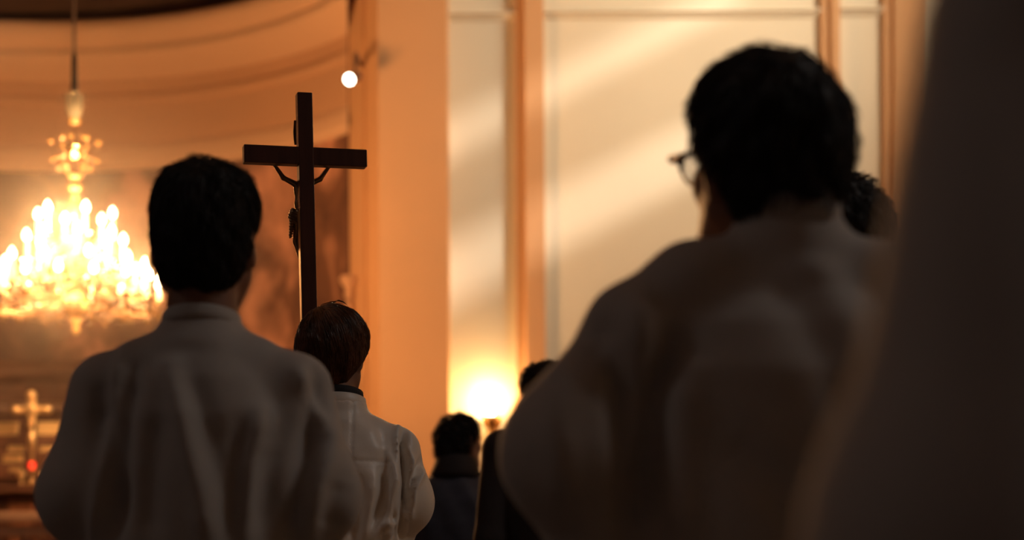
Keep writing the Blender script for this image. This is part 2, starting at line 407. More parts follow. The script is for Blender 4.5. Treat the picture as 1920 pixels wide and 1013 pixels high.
    def grip_hands(s, F, post, wrs):
        px, py = post
        for q, wr, z0 in ((-1, wrs[0], wrs[0].z), (1, wrs[1], wrs[1].z)):
            r = .036; c = Vector((px, py, z0))
            def at(a, z, rr=r): return c + Vector((q * math.cos(a) * rr, math.sin(a) * rr, z))
            for j, zz in enumerate((.03, .01, -.01, -.028)):
                L = (.9, 1.0, .95, .8)[j]
                pp = [at(-.3 + i * .75 * L, zz) for i in range(5)]
                for i in range(4): F.cone(pp[i], pp[i + 1], .0088 - .0004 * i, .0086 - .0004 * i, .005)
            F.cone(wr, at(-.5, .0, .046), .026, .022, .02); F.cone(at(-.5, .025, .046), at(-.5, -.025, .046), .017, .015, .015)
            F.cone(at(-.7, .03, .044), at(-1.4, .042), .012, .010, .01); F.cone(at(-1.4, .042), at(-2.1, .050), .010, .008, .006)
    def hair(s, ells, zline, m='hair', h=0.005, wave=0.004, wfreq=60.0, n=1800, length=0.05, lift=0.004, curl=0.0, r=0.0007, crown=(0, -.045, .09), down=1.0, extra=None, side=None, jit=0.25):
        """hair shell grown from the skull, then combed strands over it, one mesh"""
        c = Vector(s.head); F = Field(tuple(c - Vector((.17, .19, .19))), tuple(c + Vector((.17, .19, .22))), h)
        for e in ells: s.hell(F, e[0], e[1], e[2] if len(e) > 2 else 0.03)
        X, Y, Z = np.meshgrid(*F.ax, indexing='ij'); Rt = s.R.transposed()
        x, y, z = X - c.x, Y - c.y, Z - c.z
        lx = (Rt[0][0] * x + Rt[0][1] * y + Rt[0][2] * z) / s.hs; ly = (Rt[1][0] * x + Rt[1][1] * y + Rt[1][2] * z) / s.hs; lz = (Rt[2][0] * x + Rt[2][1] * y + Rt[2][2] * z) / s.hs
        zl = np.interp(ly, [p[0] for p in zline], [p[1] for p in zline])
        cut = (zl - lz) * .75 * s.hs; k = .012; a = F.d; b = cut.astype(np.float32)
        hh = np.clip(0.5 - 0.5 * (b - a) / k, 0, 1); F.d = (b * (1 - hh) + a * hh + k * hh * (1 - hh)).astype(np.float32)
        V, Q = F.mesh(); V = relax(V, Q, 1, 0.5); N = vnormals(V, Q)
        f = wfreq
        w = np.sin(V[:, 0] * f * 1.3 + 2 * np.sin(V[:, 2] * f * .5)) * np.sin(V[:, 2] * f * .9 + V[:, 1] * f * .7 + 1.3) + .6 * np.sin(V[:, 1] * f * 2.1 + V[:, 0] * f * 1.7) * np.sin(V[:, 2] * f * 1.9)
        V2 = V + N * (wave * w)[:, None]
        bvh = BVHTree.FromPolygons([tuple(v) for v in V2], [tuple(q) for q in Q])
        cr = Vector(s.H(crown)); cand = rng.choice(len(V2), size=min(n, len(V2)), replace=False)
        R = []; M_ = 7
        upv = s.R @ Vector((0, 0, 1)); fwd = s.R @ Vector((0, 1, 0))
        for i in cand:
            p = Vector(V2[i]); nn = Vector(N[i])
            # keep off the cut plane underneath
            loc = (Rt @ (p - c)) / s.hs
            if loc.z < np.interp(loc.y, [q[0] for q in zline], [q[1] for q in zline]) + .006 and nn.dot(upv) < -.4: continue
            pts = [p - nn * .002]; L = length * (0.6 + 0.8 * random.random()); ph = random.random() * 6.28
            rd = Vector((random.gauss(0, jit), random.gauss(0, jit), random.gauss(0, jit)))
            for st in range(M_ - 1):
                q = pts[-1]; away = (q - cr)
                if away.length > 1e-6: away.normalize()
                t = away * .8 - upv * down * (0.25 + 0.9 * min(1, (q - cr).length / .12)) + rd
                if side: t = t + s.R @ Vector(side)
                hit = bvh.find_nearest(q)
                nh = hit[1] if hit[1] is not None else nn
                if nh.dot(q - c) < 0: nh = -nh
                t = t - nh * t.dot(nh)
                if t.length < 1e-6: t = fwd.copy()
                t.normalize()
                if curl:
                    b2 = nh.cross(t); ph += 1.25
                    t = (t + b2 * curl * math.sin(ph) + nh * curl * .8 * math.cos(ph)).normalized()
                nq = q + t * (L / (M_ - 1))
                hit = bvh.find_nearest(nq)
                if hit[0] is not None:
                    base = hit[0]; off = lift * (.3 + st / M_) * (0.5 + random.random())
                    tgt = base + (nh * off)
                    nq = nq.lerp(tgt, 0.8 if not curl else 0.35)
                pts.append(nq)
            R.append([tuple(x) for x in pts])
        if extra:
            for e in extra: R.append([s.H(x) for x in e])
        SV, SQ = strands(R, M_, r, r * .35)
        AV = np.concatenate([V2, SV]); AQ = np.concatenate([Q, SQ + len(V2)])
        s.hair_o = link('hair', mesh_np(AV, AQ, 'hair'), M[m], s.root); return s.hair_o
    def garment(s, name, m, table, sleeves, shoulders, h=0.007, fold=None, ridges=(), puffs=(), k=0.035, wr=0.0, power=2.2, smooth=2, lo=(-.52, -.36, .02), hi=(.52, .52, 1.66), wf=(23, 9)):
        F = Field(lo, hi, h)
        F.loft(table, fold, 0.02, power)
        for a, b, ra, rb, kk in shoulders: F.cone(a, b, ra, rb, kk)
        for a, b, ra, rb, kk in sleeves: F.cone(a, b, ra, rb, kk)
        for c, r, kk in puffs: F.ell(c, r, kk)
        V, Q = F.mesh(); V = relax(V, Q, smooth, 0.5); N = vnormals(V, Q)
        for rd in ridges:
            V = ridge(V, N, *rd)
        if wr:
            w = np.sin(V[:, 0] * wf[0] + 3 * np.sin(V[:, 2] * 4 + 1)) * np.sin(V[:, 2] * wf[1] + 2 * np.sin(V[:, 0] * 9)) + .5 * np.sin(V[:, 0] * 51 + V[:, 2] * 19 + V[:, 1] * 30)
            V = V + N * (wr * w)[:, None]
        V = relax(V, Q, 1, 0.35)
        return link(name, mesh_np(V, Q, name), M[m], s.root)
    def collar(s, name, m, rings, n=36, thick=.006):
        """rings: (z, half width, half depth, cx, cy, back lift)"""
        parts = []
        def ringv(z, a, b, cx, cy, lift, o): return [(cx + (a + o) * math.cos(t), cy + (b + o) * math.sin(t), z - lift * math.sin(t)) for t in (2 * PI * i / n for i in range(n))]
        loop = [ringv(*r, 0.0) for r in rings] + [ringv(*r, -thick) for r in reversed(rings)]
        V = [v for l in loop for v in l]; F_ = []; L = len(loop)
        for i in range(L):
            for j in range(n):
                a, b = i * n + j, i * n + (j + 1) % n; c, d = ((i + 1) % L) * n + (j + 1) % n, ((i + 1) % L) * n + j
                F_.append((a, b, c, d))
        return link(name, mesh_of(V, F_), M[m], s.root, True)
    def shoes(s):
        for q in (-1, 1):
            F = Field((-.2, -.15, -.01), (.2, .25, .16), .008)
            F.cone((q * .10, -.035, .052), (q * .118, .135, .038), .046, .038, .02)
            F.cone((q * .10, -.015, .06), (q * .10, -.012, .11), .046, .044, .02)
            sl, X, Y, Z = F.sub((-9, -9, -9), (9, 9, 9)); F.d = np.maximum(F.d, .002 - Z + 0 * X + 0 * Y).astype(np.float32)
            V, Q = F.mesh(); V = relax(V, Q, 1, .4); link('shoe', mesh_np(V, Q), M['shoe'], s.root)
    def trousers(s, m='trouser'):
        F = Field((-.26, -.2, .04), (.26, .2, 1.06), .01)
        F.loft([(.84, .165, .125, 0, 0), (.95, .175, .13, 0, 0), (1.03, .165, .12, 0, 0)], None, .03)
        for q in (-1, 1):
            F.cone((q * .088, 0, .88), (q * .098, .012, .5), .108, .078, .03); F.cone((q * .098, .012, .5), (q * .10, -.01, .10), .078, .066, .02)
        V, Q = F.mesh(); V = relax(V, Q, 2); link('trousers', mesh_np(V, Q), M[m], s.root)

ZL_SHORT = [(-.14, -.105), (-.05, -.095), (-.02, -.045), (.0, .0), (.035, .02), (.06, .055), (.09, .062), (.14, .066)]
ZL_LOW = [(-.14, -.13), (-.06, -.12), (-.03, -.07), (.0, -.03), (.035, .01), (.06, .05), (.09, .058), (.14, .064)]
# arms: shoulder, elbow, wrist, finger direction, thumb direction (left then right)
def pray_arms(sw=.15, out=.175, ez=1.14):
    return [((q * (sw - .020), -.014, 1.372), (q * (out - .01), -.015, ez), (q * .045, .235, 1.16), (-q * .12, .35, .9), (-q * 0.2, -.9, .3)) for q in (-1, 1)]
def down_arms(sw=.17, out=.215):
    return [((q * sw, -.01, 1.40), (q * out, -.02, 1.12), (q * out, .06, .87), (0, .15, -1), (-q * .2, 1, 0)) for q in (-1, 1)]

# ================================================================== SETTING
FLOOR_OBJ = struct(box('floor', (-10, -8, -0.2), (5.4, 18.5, 0.0), M['floor']))
# chancel platform with three steps in front of the apse
struct(box('floor_chancel', (-8.5, 9.6, 0.0), (-0.3, 17.2, 0.48), M['carpet']))
for i, (y, z) in enumerate(((9.2, .16), (9.4, .32))):
    struct(box('trim_%d' % (20 + i), (-8.5, y, 0.0), (-0.3, 9.6, z), M['marble']))
struct(box('ceiling', (-10, -8, 8.6), (5.4, 18.5, 8.8), M['ceiling']))

# apse: a half round of plaster with cornice bands, mural below, dome above
AC = Vector((-4.2, 12.56)); AR = 3.44
A0, A1 = math.radians(33.8), math.radians(196)
def end_angle(r):
    lo_, hi_ = math.radians(5), math.radians(50)       # where a ring of radius r meets the jamb
    for _ in range(30):
        m_ = (lo_ + hi_) / 2; x = AC.x + r * math.cos(m_); y = AC.y + r * math.sin(m_)
        if x + 0.0945 * y > 0: lo_ = m_
        else: hi_ = m_
    return lo_
def arc(name, prof, m, n=64):
    vs_, fs_ = [], []; p_ = len(prof)
    for i in range(n + 1):
        for r, z in prof:
            R_ = AR - r; a0 = end_angle(max(R_, 2.6)); a = a0 + (A1 - a0) * i / n
            vs_.append((AC.x + R_ * math.cos(a), AC.y + R_ * math.sin(a), z))
    for i in range(n):
        for q_ in range(p_ - 1): fs_.append((i * p_ + q_, (i + 1) * p_ + q_, (i + 1) * p_ + q_ + 1, i * p_ + q_ + 1))
    return struct(link(name, mesh_of(vs_, fs_), m, None, True))
def z_at(py, d=16.0): return CAM_Z + (1000 - py) * d / FPX
zc = z_at(57); zl_ = z_at(312); zd = z_at(690)
arc('wall_apse', [(0, zl_ + .02), (0, zc - .1)], M['apse'])
arc('trim_1', [(.0, zc + .1), (.20, zc + .06), (.30, zc), (.30, zc - .10), (.22, zc - .16), (.20, zc - .21), (.24, zc - .24), (.22, zc - .30), (.13, zc - .36), (.08, zc - .42), (0, zc - .46)], M['apsetrim'])
zb = z_at(185)
arc('trim_2', [(0, zb + .06), (.035, zb + .04), (.05, zb), (.035, zb - .04), (0, zb - .06)], M['apse'])
arc('trim_3', [(0, zl_ + .22), (.03, zl_ + .20), (.05, zl_ + .12), (.07, zl_ + .04), (.07, zl_), (0, zl_ - .03)], M['apsetrim'])
arc('wall_apse_mural', [(0, zd), (0, zl_ + .03)], M['mural'])
arc('trim_4', [(0, zd + .10), (.05, zd + .07), (.10, zd + .02), (.10, zd - .06), (.05, zd - .10), (.0, zd - .12)], M['altarwood'])
arc('wall_apse_lower', [(.0, .48), (.0, zd)], M['altarwood'])
zr = z_at(760)
arc('trim_5', [(0, zr + .06), (.06, zr + .04), (.08, zr - .02), (.06, zr - .06), (0, zr - .08)], M['marble'])
# dome
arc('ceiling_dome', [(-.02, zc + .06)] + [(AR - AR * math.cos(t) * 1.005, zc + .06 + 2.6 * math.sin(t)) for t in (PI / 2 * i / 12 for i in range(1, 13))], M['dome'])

# chancel arch pier: extruded profile with a splayed jamb
def extrude(name, poly, z0, z1, m):
    n = len(poly); vs_ = [(x, y, z0) for x, y in poly] + [(x, y, z1) for x, y in poly]
    fs_ = [(i, (i + 1) % n, n + (i + 1) % n, n + i) for i in range(n)] + [tuple(range(n - 1, -1, -1)), tuple(range(n, 2 * n))]
    return struct(link(name, mesh_of(vs_, fs_), m))
def X(px, d): return (px - 960) * d / FPX
extrude('wall_chancel', [(X(657, 14.55), 14.7), (X(659, 14.45), 14.45), (X(663, 14.4), 14.40), (X(686, 14.22), 14.22), (X(691, 14.2), 14.23), (X(694, 14.2), 14.16), (X(712, 14.0), 14.08), (X(714, 13.95), 13.95), (X(843, 13.95), 13.95), (X(843, 13.95), 14.9), (X(657, 14.55), 14.9)], 0, 8.6, M['ochre'])
# the same pier on the far side of the apse, and the nave wall beyond it
struct(box('wall_chancel_left', (-9.5, 13.95, 0), (-7.45, 14.9, 8.6), M['ochre']))
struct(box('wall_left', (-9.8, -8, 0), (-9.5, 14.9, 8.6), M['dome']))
# back wall of the side aisle
WB = 14.5
struct(box('wall_back', (X(830, WB), WB, 0), (5.2, WB + .3, 8.6), M['cream']))
zt = CAM_Z + (1000 - 31) * WB / FPX
def moulding(name, x0, x1, z, m):
    prof = [(0, .035), (-.05, .03), (-.06, .012), (-.03, -.006), (-.02, -.03), (0, -.035)]
    vs_ = [(x0, WB + y, z + q) for y, q in prof] + [(x1, WB + y, z + q) for y, q in prof]; n = len(prof)
    fs_ = [(i, i + 1, n + i + 1, n + i) for i in range(n - 1)] + [tuple(range(n)), tuple(range(2 * n - 1, n - 1, -1))]
    return struct(link(name, mesh_of(vs_, fs_), m))
moulding('trim_6', X(844, WB), X(974, WB), zt, M['cream'])
moulding('trim_7', X(1024, WB), X(1549, WB), zt + .01, M['cream'])
moulding('trim_8', X(1581, WB), X(1668, WB), zt + .02, M['cream'])
def pilaster(name, a, b, dep):
    xa, xb = X(a, WB - dep), X(b, WB - dep)
    extrude(name, [(xa, WB + .02), (xa, WB - dep * .55), (xa + .065, WB - dep * .62), (xa + .085, WB - dep), (xb, WB - dep), (xb, WB + .02)], 0, 8.6, M['ochre'])
pilaster('trim_9', 971, 1025, .12)
pilaster('trim_10', 1547, 1581, .10)
pilaster('trim_11', 1664, 1745, .10)
struct(box('baseboard_back', (X(845, WB), WB - .03, 0), (5.2, WB, .25), M['altarwood']))
# right wall with a window, outside the picture; the sun comes in through it
WX = 5.2
wy0, wy1 = 10.45, 12.5
rows = ((5.95, 6.60), (7.22, 7.62))
zz = [0.0]
for a, b in rows: zz += [a, b]
zz.append(8.6)
bm = bmesh.new()
box_bm(bm, (WX, -8, 0), (WX + .25, wy0, 8.6)); box_bm(bm, (WX, wy1, 0), (WX + .25, 14.8, 8.6))
for i in range(0, len(zz), 2): box_bm(bm, (WX, wy0, zz[i]), (WX + .25, wy1, zz[i + 1]))
me = bpy.data.meshes.new('wall_right'); bm.to_mesh(me); bm.free()
struct(link('wall_right', me, M['cream']))
for i, (a, b) in enumerate(rows):
    bm = bmesh.new()
    box_bm(bm, (WX + .1, wy0, a), (WX + .14, wy1, a + .03)); box_bm(bm, (WX + .1, wy0, b - .03), (WX + .14, wy1, b))
    box_bm(bm, (WX + .1, wy0, a), (WX + .14, wy0 + .03, b)); box_bm(bm, (WX + .1, wy1 - .03, a), (WX + .14, wy1, b))
    me = bpy.data.meshes.new('window_frame'); bm.to_mesh(me); bm.free()
    wf_ = struct(link('window_%d' % (i + 1), me, M['altarwood']))
    box('pane', (WX + .115, wy0 + .02, a + .02), (WX + .12, wy1 - .02, b - .02), M['pane'], wf_)

# scatter volume added round the chandelier to imitate lens bloom, densest at its middle
BLOOM, HR = 0.060, 1.95
hc = P(142, 500, 11.5)
hz = link('bloom_volume', mesh_of(*lathe_vf([(max(.0005, HR * math.sin(PI * i / 16)), -HR * math.cos(PI * i / 16)) for i in range(17)], 28)), None, None, True); hz.location = hc; hz['kind'] = 'stuff'
hm = bpy.data.materials.new('bloom_volume'); hm.use_nodes = True
hn = hm.node_tree; hn.nodes.remove(hn.nodes['Principled BSDF'])
vsn = hn.nodes.new('ShaderNodeVolumeScatter'); vsn.inputs['Anisotropy'].default_value = 0.55; vsn.inputs['Color'].default_value = (1, .95, .9, 1)
htc = hn.nodes.new('ShaderNodeTexCoord'); hl = hn.nodes.new('ShaderNodeVectorMath'); hl.operation = 'LENGTH'
hn.links.new(htc.outputs['Object'], hl.inputs[0])
hr_ = hn.nodes.new('ShaderNodeMapRange'); hr_.interpolation_type = 'SMOOTHSTEP'
hr_.inputs['From Min'].default_value = 0.0; hr_.inputs['From Max'].default_value = HR * .98; hr_.inputs['To Min'].default_value = BLOOM; hr_.inputs['To Max'].default_value = 0.0
hn.links.new(hl.outputs['Value'], hr_.inputs['Value']); hn.links.new(hr_.outputs[0], vsn.inputs['Density'])
hn.links.new(vsn.outputs[0], hn.nodes['Material Output'].inputs['Volume'])
hz.data.materials.append(hm)

# ================================================================== CHANDELIER
DC = 11.5
def S(px): return px * DC / FPX
cc = P(142, 560, DC)
ch = thing('chandelier', 'lit crystal chandelier with tiers of white candles on a dark hanging rod', 'chandelier', cc)
def zp(py): return (560 - py) * DC / FPX
ztop = 8.55 - cc.z
tube('rod', [(0, 0, ztop), (0, 0, zp(178))], S(3.2), M['iron'], ch, 10)
lathe('ceiling_rose', [(0, ztop), (.12, ztop), (.12, ztop - .03), (.05, ztop - .10), (.012, ztop - .12)], M['brass'], ch)
lathe('rod_sleeve', [(S(3.2), zp(100)), (S(5.5), zp(108)), (S(6), zp(150)), (S(8), zp(175)), (S(7), zp(222)), (0, zp(224))], M['iron'], ch, 12)
lathe('glass_cup', [(S(9), zp(224)), (S(14), zp(216)), (S(18), zp(200)), (S(17.5), zp(188)), (S(20), zp(178)), (S(18.8), zp(178)), (S(16.5), zp(188)), (S(17), zp(200)), (S(13), zp(214)), (S(8), zp(222))], M['glass'], ch, 18)
def ball(py, r, ry, m='crystal', name='crystal_ball'):
    return lathe(name, [(max(.0005, S(r) * math.sin(PI * i / 8)), zp(py) - S(ry) * math.cos(PI * i / 8)) for i in range(9)], M[m], ch, 14)
tube('stem', [(0, 0, zp(222)), (0, 0, zp(600))], [S(3), S(3)], M['bronze'], ch, 10)
for py, r, ry in ((229, 12, 8), (331, 13, 8), (352, 14, 9), (371, 10, 6)): ball(py, r, ry)
lathe('crown_bowl', [(S(3), zp(300)), (S(10), zp(296)), (S(17), zp(286)), (S(20), zp(276)), (S(17), zp(275)), (S(8), zp(280)), (S(3), zp(282))], M['gold'], ch)
lathe('baluster', [(S(4), zp(376)), (S(11), zp(380)), (S(15), zp(393)), (S(14), zp(408)), (S(9), zp(420)), (S(7), zp(428)), (S(15), zp(436)), (S(17), zp(444)), (S(13), zp(456)), (S(6), zp(468)), (S(8), zp(486)), (S(12), zp(500)), (S(7), zp(520)), (S(5), zp(545))], M['crystal'], ch)
lathe('bottom_bowl', [(.0005, zp(598)), (S(10), zp(596)), (S(22), zp(584)), (S(24), zp(576)), (S(20), zp(562)), (S(8), zp(552)), (S(4), zp(548))], M['gilt'], ch)
lathe('finial', [(.0005, zp(630)), (S(5), zp(626)), (S(8), zp(619)), (S(5), zp(613)), (S(8), zp(607)), (S(9), zp(603)), (S(3), zp(597))], M['gilt'], ch)
drop_vf = lathe_vf([(.0004, -.030), (.007, -.016), (.010, -.006), (.007, .004), (.0004, .010)], 6)
drop_me = mesh_of(*drop_vf, 'crystal_drop'); drop_me.materials.append(M['crystal'])
bead_me = mesh_of(*lathe_vf([(.0004, -.012), (.011, -.006), (.0125, 0), (.011, .006), (.0004, .012)], 8), 'crystal_bead'); bead_me.materials.append(M['crystal'])
rosette_me = mesh_of(*lathe_vf([(.0005, -.02), (.017, -.010), (.020, 0), (.015, .012), (.0005, .02)], 10), 'crystal_rosette'); rosette_me.materials.append(M['crystal'])
CR_N = [0]; stuffv = []
def crystal(p, me, name='crystal_drop', s=1.0):
    if CR_N[0] < 290:
        o = bpy.data.objects.new(name, me); COL.objects.link(o); o.parent = ch; o.location = p; o.scale = (s, s, s); CR_N[0] += 1
    else: stuffv.append((p, s))
# crown: eight curled arms with hanging drops
for i in range(6):
    a = 2 * PI * i / 6 + .25
    d = Vector((math.cos(a), math.sin(a), 0))
    tube('crown_arm', [d * S(10) + Vector((0, 0, zp(290))), d * S(28) + Vector((0, 0, zp(298))), d * S(40) + Vector((0, 0, zp(286))), d * S(43) + Vector((0, 0, zp(270)))], [S(1.6), S(1.4), S(1.2), S(1.0)], M['bronze'], ch, 6)
    crystal(d * S(43) + Vector((0, 0, zp(266))), rosette_me, 'crystal_rosette')
    crystal(d * S(40) + Vector((0, 0, zp(300))), rosette_me, 'crystal_rosette', .8)
    crystal(d * S(28) + Vector((0, 0, zp(316))), rosette_me, 'crystal_rosette', .9)
    if i % 2 == 0: crystal(d * S(13) + Vector((0, 0, zp(258))), rosette_me, 'crystal_rosette', .8)
# candle tiers: number, radius (px), candle foot (py), bulb centre (py), phase
candle_h = S(40)
bulb_me = mesh_of(*lathe_vf([(.0005, 0), (.016, .008), (.0235, .026), (.0225, .044), (.013, .064), (.0005, .080)], 12), 'bulb'); bulb_me.materials.append(M['bulb'])
for p_ in bulb_me.polygons: p_.use_smooth = True
candle_me = mesh_of(*lathe_vf([(.0005, 0), (.0125, 0), (.0125, .155), (.0005, .156)], 12), 'candle'); candle_me.materials.append(M['wax'])
cup_me = mesh_of(*lathe_vf([(.004, -.03), (.012, -.022), (.018, -.005), (.038, .004), (.034, .008), (.017, .0)], 12), 'drip_pan'); cup_me.materials.append(M['gold'])
tiers = ((6, 70, 448, 0.0), (8, 88, 492, .3), (10, 128, 540, .12), (16, 158, 566, .06))
for n, r, foot, ph in tiers:
    zf = zp(foot)
    ringv = tube_vf([(S(r * .96) * math.cos(2 * PI * i / 40), S(r * .96) * math.sin(2 * PI * i / 40), zf - .045) for i in range(41)], S(2.2), 6)
    link('ring', mesh_of(*ringv), M['bronze'], ch, True)
    for i in range(n):
        a = 2 * PI * i / n + ph; d = Vector((math.cos(a), math.sin(a), 0)); q = d * S(r)
        hub = d * S(6)
        tube('arm', [hub + Vector((0, 0, zf + .02)), d * S(r * .35) + Vector((0, 0, zf - .06)), d * S(r * .75) + Vector((0, 0, zf - .10)), d * S(r * .97) + Vector((0, 0, zf - .07)), q + Vector((0, 0, zf - .02))], [.009, .008, .008, .007, .006], M['bronze'], ch, 6)
        c = link('candle', candle_me, None, ch); c.location = q + Vector((0, 0, zf))
        c.scale = (1, 1, (.9 if n < 12 else .75) * random.uniform(.94, 1.06))
        b = link('bulb', bulb_me, None, c); b.location = (0, 0, .155); b.scale = (1, 1, 1 / c.scale[2])
        u = link('drip_pan', cup_me, None, c)
        crystal(q + Vector((0, 0, zf - .075)), drop_me, s=1.3)
# garlands: from tier to tier, and festoons under the lowest ring
def garland(p, q, sag, n, me, s):
    for i in range(n):
        t = i / max(1, n - 1); x = Vector(p).lerp(Vector(q), t); x.z -= sag * 4 * t * (1 - t); crystal(x, me, 'crystal_bead' if me is bead_me else 'crystal_drop', s * random.uniform(.85, 1.2))
n = 16
for i in range(n):
    a, b = 2 * PI * i / n + .06, 2 * PI * (i + 1) / n + .06
    f = lambda a, r, py: Vector((S(r) * math.cos(a), S(r) * math.sin(a), zp(py)))
    garland(f(a, 150, 572), f(b, 150, 572), .05, 7, bead_me, 1.15)
    crystal(f((a + b) / 2, 148, 588), drop_me, s=1.3)
for i in range(10):
    a, b = 2 * PI * i / 10 + .12, 2 * PI * (i + 1) / 10 + .12
    garland(f(a, 100, 570), f(b, 100, 570), .06, 5, bead_me, 1.2)
for i in range(8):
    a = 2 * PI * i / 8 + .3
    garland(f(a, 20, 440), f(a, 84, 492), .05, 5, bead_me, 1.3)
    garland(f(a, 84, 505), f(a + .1, 150, 560), .06, 5, bead_me, 1.3)
    garland(f(a + .35, 30, 470), f(a + .35, 125, 548), .05, 7, bead_me, 1.2)
for k in range(260):
    r = random.uniform(12, 135); py = 455 + (r / 135) * 85 + random.uniform(0, 45); a = random.random() * 2 * PI
    stuffv.append((f(a, r, py), random.uniform(.9, 1.7)))
bv, bf = lathe_vf([(.0004, -.012), (.011, -.006), (.0125, 0), (.011, .006), (.0004, .012)], 6)
st = link('crystals', mesh_of(*join_vf([([Vector(v) * s_ + p for v in bv], bf) for p, s_ in stuffv])), M['crystal'], ch, True)
st['kind'] = 'stuff'
for py, r, e in ((430, 0, 170), (470, 60, 150), (470, -60, 150), (505, 115, 95), (505, -115, 95)):
    lamp('candle_and_fill_light', 'POINT', (S(r), 0 - (0.35 if r == 0 else 0), zp(py)), e, WARM, ch, shadow_soft_size=.10)

lamp('candle_and_fill_light', 'POINT', (S(10), -S(205), zp(604)), 22, WARM, ch, shadow_soft_size=.06)  # added fill below the rings, no candle here, brightens bowl and finial

# ================================================================== SPOTLIGHT on the chancel arch
sp = P(655, 149, 13.6)
sl_ = thing('spotlight', 'small bright spotlight can fixed beside the chancel arch', 'spotlight', sp)
dirv = Vector((-.28, -.88, -.38)).normalized(); Rq = Vector((0, 0, 1)).rotation_difference(dirv).to_matrix()
def rot_vf(vf): return [Rq @ Vector(v) for v in vf[0]], vf[1]
link('housing', mesh_of(*rot_vf(lathe_vf([(.0005, -.20), (.035, -.195), (.042, -.16), (.043, -.01), (.052, .012), (.047, .014), (.041, -.004)], 20))), M['altarwood'], sl_, True)
link('lens', mesh_of(*rot_vf(lathe_vf([(.0005, .004), (.025, .003), (.042, -.002)], 20))), M['lens'], sl_, True)
tube('bracket', [Rq @ Vector((0, 0, -.12)), Vector((.035, .12, .14)), Vector((.035, .20, .26)), Vector((.05, .80, .28))], .016, M['altarwood'], sl_, 8)
ls = lamp('spot_light', 'SPOT', Rq @ Vector((0, 0, .03)), 70, (1.0, .66, .32), sl_, spot_size=math.radians(160), spot_blend=1.0, shadow_soft_size=.05)
ls.rotation_euler = dirv.to_track_quat('-Z', 'Y').to_euler()
# carved bracket and picture lamp on the jamb
ob = P(655, 530, 14.35)
orn = thing('carved_bracket', 'carved plaster scroll bracket on the chancel jamb beside the mural', 'bracket', ob)
lathe('scroll', [(.0005, -.16), (.03, -.14), (.045, -.10), (.03, -.06), (.06, -.02), (.085, .02), (.07, .055), (.03, .06), (.0005, .06)], M['apse'], orn, 16)
lathe('pedestal', [(.0005, -.36), (.03, -.35), (.04, -.30), (.035, -.20), (.03, -.16)], M['apse'], orn, 12)

# ================================================================== WALL SCONCE
so = P(923, 793, 14.36)
scn = thing('wall_sconce', 'gilt bowl wall sconce glowing on the cream wall', 'sconce', so)
lathe('bowl', [(.0005, -.095), (.018, -.09), (.014, -.075), (.035, -.06), (.062, -.02), (.070, .03), (.075, .06), (.068, .06), (.060, .0), (.03, -.045), (.0005, -.05)], M['gold'], scn, 20)
for i in range(6):
    a = 2 * PI * i / 6; link('petal', mesh_of(*tube_vf([(.05 * math.cos(a), .05 * math.sin(a), -.05), (.078 * math.cos(a), .078 * math.sin(a), .0), (.086 * math.cos(a), .086 * math.sin(a), .07)], [.006, .012, .004], 6)), M['gold'], scn, True)
box('wall_plate', (-.03, .115, -.10), (.03, .14, .03), M['gold'], scn, .006)
tube('arm', [(0, .12, -.05), (0, .07, -.085), (0, .02, -.08)], .009, M['gold'], scn, 8)
sb = link('bulb', mesh_of(*lathe_vf([(.0005, 0), (.028, .02), (.042, .06), (.034, .10), (.0005, .125)], 14)), M['sconcebulb'], scn, True); sb.location = (-.02, 0, .03)
lamp('sconce_light', 'POINT', (-.03, -.03, .20), 18, (1.0, .62, .25), scn, shadow_soft_size=.06)

# ================================================================== ALTAR GROUP
AX = P(60, 950, 14.2).x; AY = 14.3; AZ = .48
ATOP = 1.085
M['panelwood'] = mat('panel_wood', (0.36, 0.15, 0.07), 0.45, noise=0.35, scale=6.0, stretch=(5, 1, 1))
al = thing('altar', 'dark wooden altar with a lighter centre panel behind the communion rail', 'altar', (AX, AY, AZ))
box('base', (-1.3, -.52, 0), (1.3, .35, .12), M['marble'], al)
box('body', (-1.22, -.46, .12), (1.22, .32, ATOP - .07), M['altarwood'], al)
for x in (-1.15, -.45, .45, 1.15): box('pilaster', (x - .07, -.50, .12), (x + .07, -.46, ATOP - .07), M['altarwood'], al, .01)
for x, m_ in ((-.8, 'altarwood'), (0.02, 'panelwood'), (.8, 'altarwood')): box('front_panel', (x - (.10 if x == .02 else .26), -.49, .16), (x + (.10 if x == .02 else .26), -.46, ATOP - .10), M[m_], al, .012)
box('table_top', (-1.38, -.64, ATOP - .07), (1.38, .36, ATOP), M['altarwood'], al, .012)
tl = [(py, P(60, py, 14.3).z - AZ - ATOP) for py in (887, 868, 846, 813)]
gr = thing('altar_shelf', 'stepped dark wooden shelf at the back of the altar table', 'shelf', (AX, AY, AZ + ATOP))
for i, (py, z) in enumerate(tl):
    box('step', (-1.2 + .05 * i, -.12 + .11 * i, z - .05 - .03 * i), (1.2 - .05 * i, .34, z), M['altarwood'], gr, .006)
def on_step(i): return AY - .07 + .11 * i, AZ + ATOP + tl[i][1]
